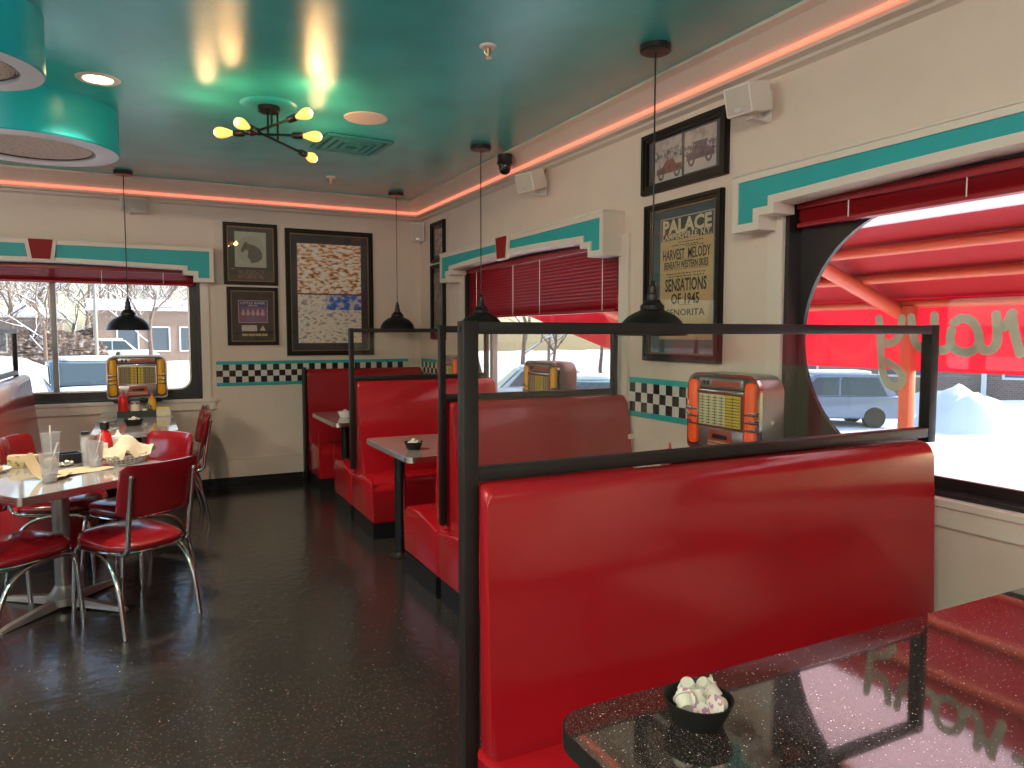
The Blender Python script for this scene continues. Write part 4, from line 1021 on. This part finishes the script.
# local x = 2.49 - y (so increasing to the right in the photo)
wl = thing('window_lettering', 'grey handwritten window lettering reading Gravy, mirrored, on the big right window', 'lettering', (XR+.0945, WR[1], 0), -90)
yy = [[(.430, 1.565), (.440, 1.50), (.462, 1.463), (.500, 1.468), (.525, 1.500), (.535, 1.565)], [(.436, 1.54), (.446, 1.42), (.462, 1.33), (.497, 1.285), (.535, 1.290), (.548, 1.325), (.520, 1.360), (.470, 1.385)]]
vv = [[(.575, 1.568), (.585, 1.50), (.605, 1.455), (.640, 1.438), (.672, 1.470), (.672, 1.572)], [(.672, 1.47), (.690, 1.442), (.722, 1.440), (.745, 1.462)]]
aa = [[(.742, 1.515), (.738, 1.480), (.752, 1.448), (.785, 1.432), (.82, 1.435), (.846, 1.462), (.842, 1.51), (.815, 1.550), (.778, 1.560), (.752, 1.545)], [(.848, 1.465), (.868, 1.440)]]
rr_ = [[(.868, 1.440), (.895, 1.445), (.912, 1.480), (.905, 1.570)], [(.908, 1.545), (.922, 1.527), (.938, 1.528), (.952, 1.553), (.962, 1.575)], [(.960, 1.570), (.974, 1.50), (.995, 1.432)]]
gg = [[(1.045, 1.535), (1.13, 1.545), (1.20, 1.53)], [(1.085, 1.52), (1.12, 1.45), (1.18, 1.40), (1.27, 1.40), (1.34, 1.46), (1.36, 1.56), (1.31, 1.65), (1.22, 1.68), (1.13, 1.64)]]
for nm, P in (('letter_y', yy), ('letter_v', vv), ('letter_a', aa), ('letter_r', rr_), ('letter_g', gg)): strokes(wl, nm, P, .034, LET, 0)

# ------------------------------------------------------------------ red awning outside the window wall
AWF = fabric_translucent('red_awning_fabric', (.55, .03, .045), (.76, .085, .17), .55)
AWM = mat('orange_red_awning_tube', (.52, .10, .05), .35)
aw = thing('window_awning', 'red canvas awning on a tube frame outside the big right window', 'awning', (2.93, 3.0, 0))
A0, A1 = -7.5, 4.0; X0, X1 = 0.0, 2.10; ZR = 2.50; SL = -.355
def zr(x): return ZR+SL*x
m = MB()
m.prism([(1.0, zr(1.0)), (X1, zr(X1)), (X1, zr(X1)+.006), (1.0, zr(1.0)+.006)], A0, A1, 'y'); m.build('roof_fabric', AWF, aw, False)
m = MB(); m.prism([(X0, zr(X0)), (1.0, zr(1.0)), (1.0, zr(1.0)+.006), (X0, zr(X0)+.006)], A0, A1, 'y'); m.build('sun_glow_roof_strip', fabric_translucent('sun_glow_awning_fabric', (.80, .58, .62), (.95, .78, .82), .7), aw, False)  # upper canvas coloured white-pink to stand for sun glowing through it
m = MB(); m.prism([(1.02, zr(1.02)+.007), (X1-.02, zr(X1-.02)+.007), (X1-.06, zr(X1)+.10), (1.3, zr(1.3)+.13), (1.08, zr(1.08)+.09)], A0+.05, A1-.05, 'y'); m.build('snow_cover', SNOW, aw)
m = MB(); m.box(X1, X1+.006, A0, A1, zr(X1)-.52, zr(X1)+.006); m.build('front_skirt', AWF, aw, False)
m = MB(); m.prism([(X0, zr(X0)-.52), (X1, zr(X1)-.52), (X1, zr(X1)), (X0, zr(X0))], A1, A1+.006, 'y'); m.build('end_skirt', AWF, aw, False)
for x in (.35, 1.22, 1.62, 2.07): MB().tube([(x, A0, zr(x)-.045), (x, A1, zr(x)-.045)], .032, 12).build('purlin', AWM, aw)
for y in (-6.2, -3.8, -1.5, .54, 3.95): MB().tube([(X0, y, zr(X0)-.10), (X1-.03, y, zr(X1)-.10)], .05, 12).build('rafter', AWM, aw)
for y in (-3.8, .45): MB().box(X1-.09, X1-.01, y-.04, y+.04, -1.35, zr(X1)-.05, .006).build('post', AWM, aw)

# ------------------------------------------------------------------ outside: snow, cars, trees, buildings
def sst(t): t = max(0, min(1, t)); return t*t*(3-2*t)
def gz(x, y): return -.45-.85*sst((x-4)/8)-.0*y
m = MB(); NX, NY = 70, 70; G = []
for i in range(NX+1):
    row = []
    for j in range(NY+1):
        x = -60+150*i/NX; y = -50+160*j/NY
        row.append(m.bm.verts.new((x, y, gz(x, y)+.10*sin(x*.9)*sin(y*.7)*(1 if abs(x)+abs(y) > 14 else 0))))
    G.append(row)
for i in range(NX):
    for j in range(NY): m.bm.faces.new((G[i][j], G[i+1][j], G[i+1][j+1], G[i][j+1]))
tag(m.build('snow_ground', ramp_mat('trampled_snow', .45, [(.30, (.52, .54, .58)), (.44, (.80, .82, .86)), (.60, (.88, .90, .94))], .8, 'NOISE', 8)), kind='structure')
def bank(x, y, a, b, h, label, sd):
    rnd = random.Random(sd); m = MB(); N = 22; G = []
    for i in range(N+1):
        row = []
        for j in range(N+1):
            u, v = -1+2*i/N, -1+2*j/N; d = max(0, 1-math.hypot(u, v))
            row.append(m.bm.verts.new((u*a, v*b, -.12+h*sst(d*1.4)*(.8+.3*sin(5*u+sd)*sin(4*v))+rnd.uniform(-.10, .10)*d)))
        G.append(row)
    for i in range(N):
        for j in range(N): m.bm.faces.new((G[i][j], G[i+1][j], G[i+1][j+1], G[i][j+1]))
    o = m.build('snow_bank', SNOW, None, True, 80); o.location = (x, y, gz(x, y)); tag(o, label, 'snow bank', 'snow banks outside'); return o
bank(22.3, 13.3, 2.1, 2.1, 1.25, 'grey blue snow pile outside the right window, right of the parked vehicle', 1)
bank(26.0, 14.6, 2, 6, .8, 'long snow bank in front of the brick building outside', 2)
bank(-5.5, 33, 4, 3, 1.3, 'snow pile across the lot in the left window, left of the mullion', 3)
bank(17, 27, 4, 3, .9, 'snow bank seen through the middle window', 4)
def car(loc, rz, col, label, snow=True, suv=False):
    r = thing('parked_car', label, 'car', loc, rz, 'cars parked in the snow')
    P = mat('car_paint', col, .25, .3, coat=.6)
    hw = .88
    body = [(-2.2, .30), (2.15, .30), (2.25, .45), (2.22, .72), (1.9, .86), (1.05, .95), (-2.05, .98), (-2.22, .85), (-2.25, .45)]
    MB().prism(body, -hw, hw, 'y', .06, 3).build('body', P, r)
    top = 1.62 if suv else 1.42
    cab = [(1.05, .93), (.35, top-.04), (.15, top), (-1.5, top), (-1.75, top-.08), (-2.05, .95)] if suv else [(1.05, .93), (.30, top-.04), (.1, top), (-1.0, top), (-1.25, top-.06), (-1.85, .95)]
    m = MB(); m.prism(cab, -hw+.07, hw-.07, 'y', .05, 3); m.build('cabin', P, r)
    G_ = mat('car_glass', (.05, .08, .10), .15, spec=.25)
    ws = MB(); a, b_ = Vector((cab[0][0]-.03, 0, cab[0][1]+.03)), Vector((cab[1][0]+.04, 0, cab[1][1]-.03)); n_ = Vector((.02, 0, .014))
    ws.bm.faces.new([ws.bm.verts.new(p) for p in (a+n_+Vector((0, -.70, 0)), a+n_+Vector((0, .70, 0)), b_+n_+Vector((0, .62, 0)), b_+n_+Vector((0, -.62, 0)))])
    ws.build('windscreen', G_, r, False)
    rw = MB(); a, b_ = Vector((cab[-1][0]+.02, 0, cab[-1][1]+.05)), Vector((cab[-2][0]-.0, 0, cab[-2][1]-.04)); n_ = Vector((-.03, 0, .012))
    rw.bm.faces.new([rw.bm.verts.new(p) for p in (a+n_+Vector((0, -.66, 0)), a+n_+Vector((0, .66, 0)), b_+n_+Vector((0, .60, 0)), b_+n_+Vector((0, -.60, 0)))]); rw.build('rear_window', G_, r, False)
    for s_ in (-1, 1):
        y = s_*(hw-.062)
        m = MB()
        for seg in (((.78, .99), (.30, top-.10), (-.35, top-.09), (-.35, .99)), ((-.42, .99), (-.42, top-.09), (cab[3][0]+.05, top-.10), (cab[-1][0]+.30, .99))): m.prism(seg, y, y+s_*.012, 'y')
        m.build('side_window', G_, r, False)
        for x in (-1.38, 1.38):
            MB().lathe([(0, -.11), (.20, -.11), (.31, -.10), (.33, -.06), (.33, .06), (.31, .10), (.20, .11), (0, .11)], (x, s_*(hw-.09), .33), 24, Matrix.Rotation(radians(90), 3, 'X')).build('wheel', BLACKP, r)
        MB().box(2.16, 2.25, s_*.62-.17, s_*.62+.17, .60, .72, .02).build('headlight', WHITEP, r); MB().box(-2.27, -2.20, s_*.66-.12, s_*.66+.12, .66, .84, .02).build('tail_light', KETCH, r)
    MB().box(2.2, 2.262, -.5, .5, .42, .60, .02).build('grille', BLACKP, r)
    if snow:
        MB().prism(rrect(cab[3][0]+.1, cab[2][0]+.1, -.66, .66, .2), top-.01, top+.07, 'z', .03, 2).prism(rrect(1.15, 2.0, -.72, .72, .25), .86, .96, 'z', .04, 2).build('snow_cover', SNOW, r)
    return r
car((-.95, 17.2, gz(-1, 17)), -82, (.05, .12, .15), 'dark teal car parked close outside the left window, behind the jukebox and mullion')
car((-4.0, 17.8, gz(-3, 17)), -70, (.07, .10, .14), 'dark blue car outside the left window, behind the left glass partition')
car((-1.6, 52, gz(0, 50)), 10, (.62, .62, .62), 'white car far across the lot in the left window', True, True)
car((18.4, 15.7, gz(18.4, 15)), 150, (.16, .21, .30), 'grey blue vehicle outside the right window, seen through the nearest partition', True, True)
car((8.4, 13.3, gz(8, 13)), 235, (.22, .42, .46), 'pale teal car outside the middle window at its right end')
car((12.2, 23.0, gz(12, 23)), 160, (.45, .50, .56), 'silver car farther out in the middle window, behind the yellow jukebox', True, True)
def brick(name, c1, c2, mortar):
    m, t, b = new_mat(name); tc = t.nodes.new('ShaderNodeTexCoord'); n = t.nodes.new('ShaderNodeTexBrick'); mp = t.nodes.new('ShaderNodeMapping')
    mp.inputs['Rotation'].default_value = (radians(90), 0, 0); n.inputs['Color1'].default_value = (*c1, 1); n.inputs['Color2'].default_value = (*c2, 1); n.inputs['Mortar'].default_value = (*mortar, 1); n.inputs['Scale'].default_value = 3
    t.links.new(tc.outputs['Object'], mp.inputs[0]); t.links.new(mp.outputs[0], n.inputs['Vector']); t.links.new(n.outputs[0], b.inputs['Base Color']); b.inputs['Roughness'].default_value = .85; return m
BR = brick('brown_brick', (.24, .15, .11), (.30, .20, .15), (.36, .32, .29)); SHADEG = mat('dark_window_glass', (.10, .13, .16), .1)
def building(loc, rz, L, H, D, label, wins, posts=0, roof=.35):
    r = thing('brick_building', label, 'building', loc, rz, 'buildings outside')
    MB().box(-L/2, L/2, 0, D, -.3, H).build('walls', BR, r, False)
    MB().box(-L/2-.4, L/2+.4, -.5, D+.3, H, H+.18).build('roof', WHITEM, r, False)
    MB().box(-L/2-.35, L/2+.35, -.4, D+.2, H+.18, H+.18+roof, .1).build('roof_snow', SNOW, r)
    for x, w_, z0, z1 in wins:
        f = MB().holed([(x, z0), (x+w_, z0), (x+w_, z1), (x, z1)], [(x+.09, z0+.09), (x+w_-.09, z0+.09), (x+w_-.09, z1-.09), (x+.09, z1-.09)], -.05, .02).build('window', WHITEM, r, False)
        MB().box(x+.08, x+w_-.08, -.01, .0, z0+.08, z1-.08).build('pane', SHADEG, f, False)
    for k in range(posts):
        x = -L/2+.3+(L-.6)*k/max(1, posts-1); MB().box(x-.09, x+.09, -.42, -.24, -.3, H).build('porch_post', WHITEM, r, False)
building((30.0, 17.5, gz(30, 17)), -59, 30, 3.4, 8, 'long brown brick building with white posts outside the right window', [(-12+4.2*k, 1.6, 1.0, 2.4) for k in range(7)], 9)
building((2.8, 58, gz(3, 58)), 2, 12, 3.6, 8, 'brick building with snowy roof far outside the left window', [(-4.6+2.0*k, 1.4, .7, 2.5) for k in range(5)], 0, .6)
building((-13, 66, gz(-9, 66)), -6, 12, 3.2, 8, 'distant low brick building at the left end of the far window', [(-5+2.6*k, 1.3, .8, 2.2) for k in range(4)], 0, .6)
TANW = mat('tan_rendered_wall', (.80, .58, .22), .8, var=.05, vscale=.5)
t_ = thing('tan_building', 'tan rendered building outside, beyond the right end of the big window', 'building', (13.5, -13.5, gz(13, -13)), 43, 'buildings outside')
MB().box(-12, 12, -6, 0, -.3, 5.2).build('walls', TANW, t_, False); MB().box(-12.3, 12.3, -6.3, .3, 5.2, 5.5).build('roof', SNOW, t_, False)
# bare trees
TREE = None
def tree_mat():
    m, t, b = new_mat('snowy_bark'); g = t.nodes.new('ShaderNodeNewGeometry'); sx = t.nodes.new('ShaderNodeSeparateXYZ'); r = t.nodes.new('ShaderNodeMath'); r.operation = 'GREATER_THAN'; r.inputs[1].default_value = .45
    tc = t.nodes.new('ShaderNodeTexCoord'); nz = t.nodes.new('ShaderNodeTexNoise'); nz.inputs['Scale'].default_value = 3; cr = t.nodes.new('ShaderNodeValToRGB'); cr.color_ramp.elements[0].color = (.10, .065, .05, 1); cr.color_ramp.elements[1].color = (.24, .17, .13, 1)
    mx = t.nodes.new('ShaderNodeMix'); mx.data_type = 'RGBA'; mx.inputs[7].default_value = (.85, .86, .9, 1)
    t.links.new(tc.outputs['Object'], nz.inputs['Vector']); t.links.new(nz.outputs[0], cr.inputs[0])
    t.links.new(g.outputs['True Normal'], sx.inputs[0]); t.links.new(sx.outputs[2], r.inputs[0]); t.links.new(r.outputs[0], mx.inputs[0]); t.links.new(cr.outputs[0], mx.inputs[6]); t.links.new(mx.outputs[2], b.inputs['Base Color']); b.inputs['Roughness'].default_value = .9
    return m
TM = tree_mat()
def make_tree(seed, H, spread):
    rnd = random.Random(seed); tr, br = MB(), MB()
    def grow(p, d, L, r, lev):
        pts = [p]; q = p.copy(); dd = d.copy()
        for k in range(3):
            dd = (dd+Vector((rnd.uniform(-.16, .16), rnd.uniform(-.16, .16), rnd.uniform(-.04, .10)))).normalized(); q = q+dd*L/3; pts.append(q)
        (tr if lev == 0 else br).tube(pts, [r, r*.85, r*.7, r*.5], 6 if lev == 0 else 4 if lev < 3 else 3, False)
        if lev >= 6: return
        for k in range(4 if lev in (0,) else 3):
            t = rnd.uniform(.40, 1.0) if k else 1.0; b0 = pts[0].lerp(pts[-1], t) if t < 1 else pts[-1]
            ax = Vector((rnd.uniform(-1, 1), rnd.uniform(-1, 1), rnd.uniform(-.2, .5))).normalized()
            nd = (dd*(.9 if k == 0 else .45)+ax*spread).normalized(); grow(b0, nd, L*rnd.uniform(.60, .82), r*(.62 if k == 0 else .5), lev+1)
    grow(Vector((0, 0, -.2)), Vector((0, 0, 1)), H*.30, H*.014, 0)
    return tr, br
protos = []
TL = ['wide bare snowy tree outside', 'upright bare brown tree outside', 'tall thin bare tree outside']
spots = [(-16+3.6*k, 67+2*(k % 3), 1.05) for k in range(8)]+[(-18+4.4*k, 78+3*(k % 3), 1.15+.1*(k % 2)) for k in range(8)]+[(-20+5*k, 92+2*(k % 2), 1.3) for k in range(8)]+[(44+3.2*k, 58-4.5*k, 1.1) for k in range(7)]+[(-7.4, 40, 1.0), (-10, 38, 1.15), (-4.6, 44, .9), (-2.0, 60, 1.1), (-1.2, 72, 1.2), (-12, 50, 1.2), (-5.5, 55, 1.1), (1.2, 72, 1.3), (5.2, 70, 1.2), (-8.5, 62, 1.2), (.2, 46, .85), (4.2, 48, .8), (-15, 58, 1.2),
         (21, 40, 1.0), (25, 44, 1.1), (19, 33, .8), (28, 38, 1.0), (33, 46, 1.1), (24, 36, .9), (30, 30, .9), (36, 34, 1.0), (38, 28, 1.0)]
WHERE = {True: 'in the far window', False: 'beyond the middle and right windows'}
for i, (x, y, s_) in enumerate(spots):
    k = i % 3
    if len(protos) <= k:
        tr, br = make_tree(11+k, (9.5, 11, 12.5)[k], (.90, .70, .62)[k]); o = thing('bare_tree', '', 'tree'); tr.build('trunk', TM, o); br.build('branches', TM, o); protos.append(o)
    else: o = copy_tree(protos[k])
    o.location = (x, y, gz(x, y)); o.rotation_euler = (0, 0, i*1.3); o.scale = (s_, s_, s_); fw_ = x < 10
    o['label'] = TL[k]+', '+WHERE[fw_]; o['category'] = 'tree'; o['group'] = TL[k]+' '+WHERE[fw_]
HEDGE = ramp_mat('brown_twigs', 5, [(.35, (.07, .045, .035)), (.55, (.20, .14, .11)), (.68, (.55, .50, .48))], .9, 'NOISE', 8)
# clipped brown hedge and bollards
def shrub(x, y, a, b_, h, label):
    rnd = random.Random(int(x*10)); m = MB(); bmesh.ops.create_icosphere(m.bm, subdivisions=5, radius=1)
    for v in m.bm.verts:
        f = 1+rnd.uniform(-.13, .13); v.co = Vector((v.co.x*a*f, v.co.y*b_*f, h/2+v.co.z*h/2*f))
    o = m.build('brown_hedge', HEDGE, None, True, 5); o.location = (x, y, gz(x, y)-.05); tag(o, label, 'hedge', 'snow dusted hedges')
shrub(-5.3, 46, 3.2, 1.0, 2.2, 'brown snow dusted hedge across the lot, left of the far window mullion')
shrub(-1.4, 61, 3.5, 1.0, 2.6, 'brown snow dusted hedge across the lot, right of the far window mullion')
s = thing('bollard', 'thin dark bollard standing in the snow beyond the left window', 'bollard', (-1.0, 34, gz(-1, 34)))
MB().lathe([(0, -.1), (.11, -.1), (.11, 1.15), (.06, 1.22), (0, 1.23)], n=14).build('shaft', BLACKP, s)
MB().lathe([(.113, .85), (.113, 1.0)], n=14).build('band', WHITEP, s)
lp = thing('lamp_post', 'pale slim lamp post in the snow beyond the left window', 'lamp post', (-2.3, 44, gz(-2, 44)))
MB().lathe([(0, -.1), (.10, -.1), (.07, 7.5), (0, 7.5)], n=12).build('shaft', GREYM, lp); MB().box(-.02, 1.1, -.1, .1, 7.4, 7.55, .03).build('lamp_head', GREYM, lp)
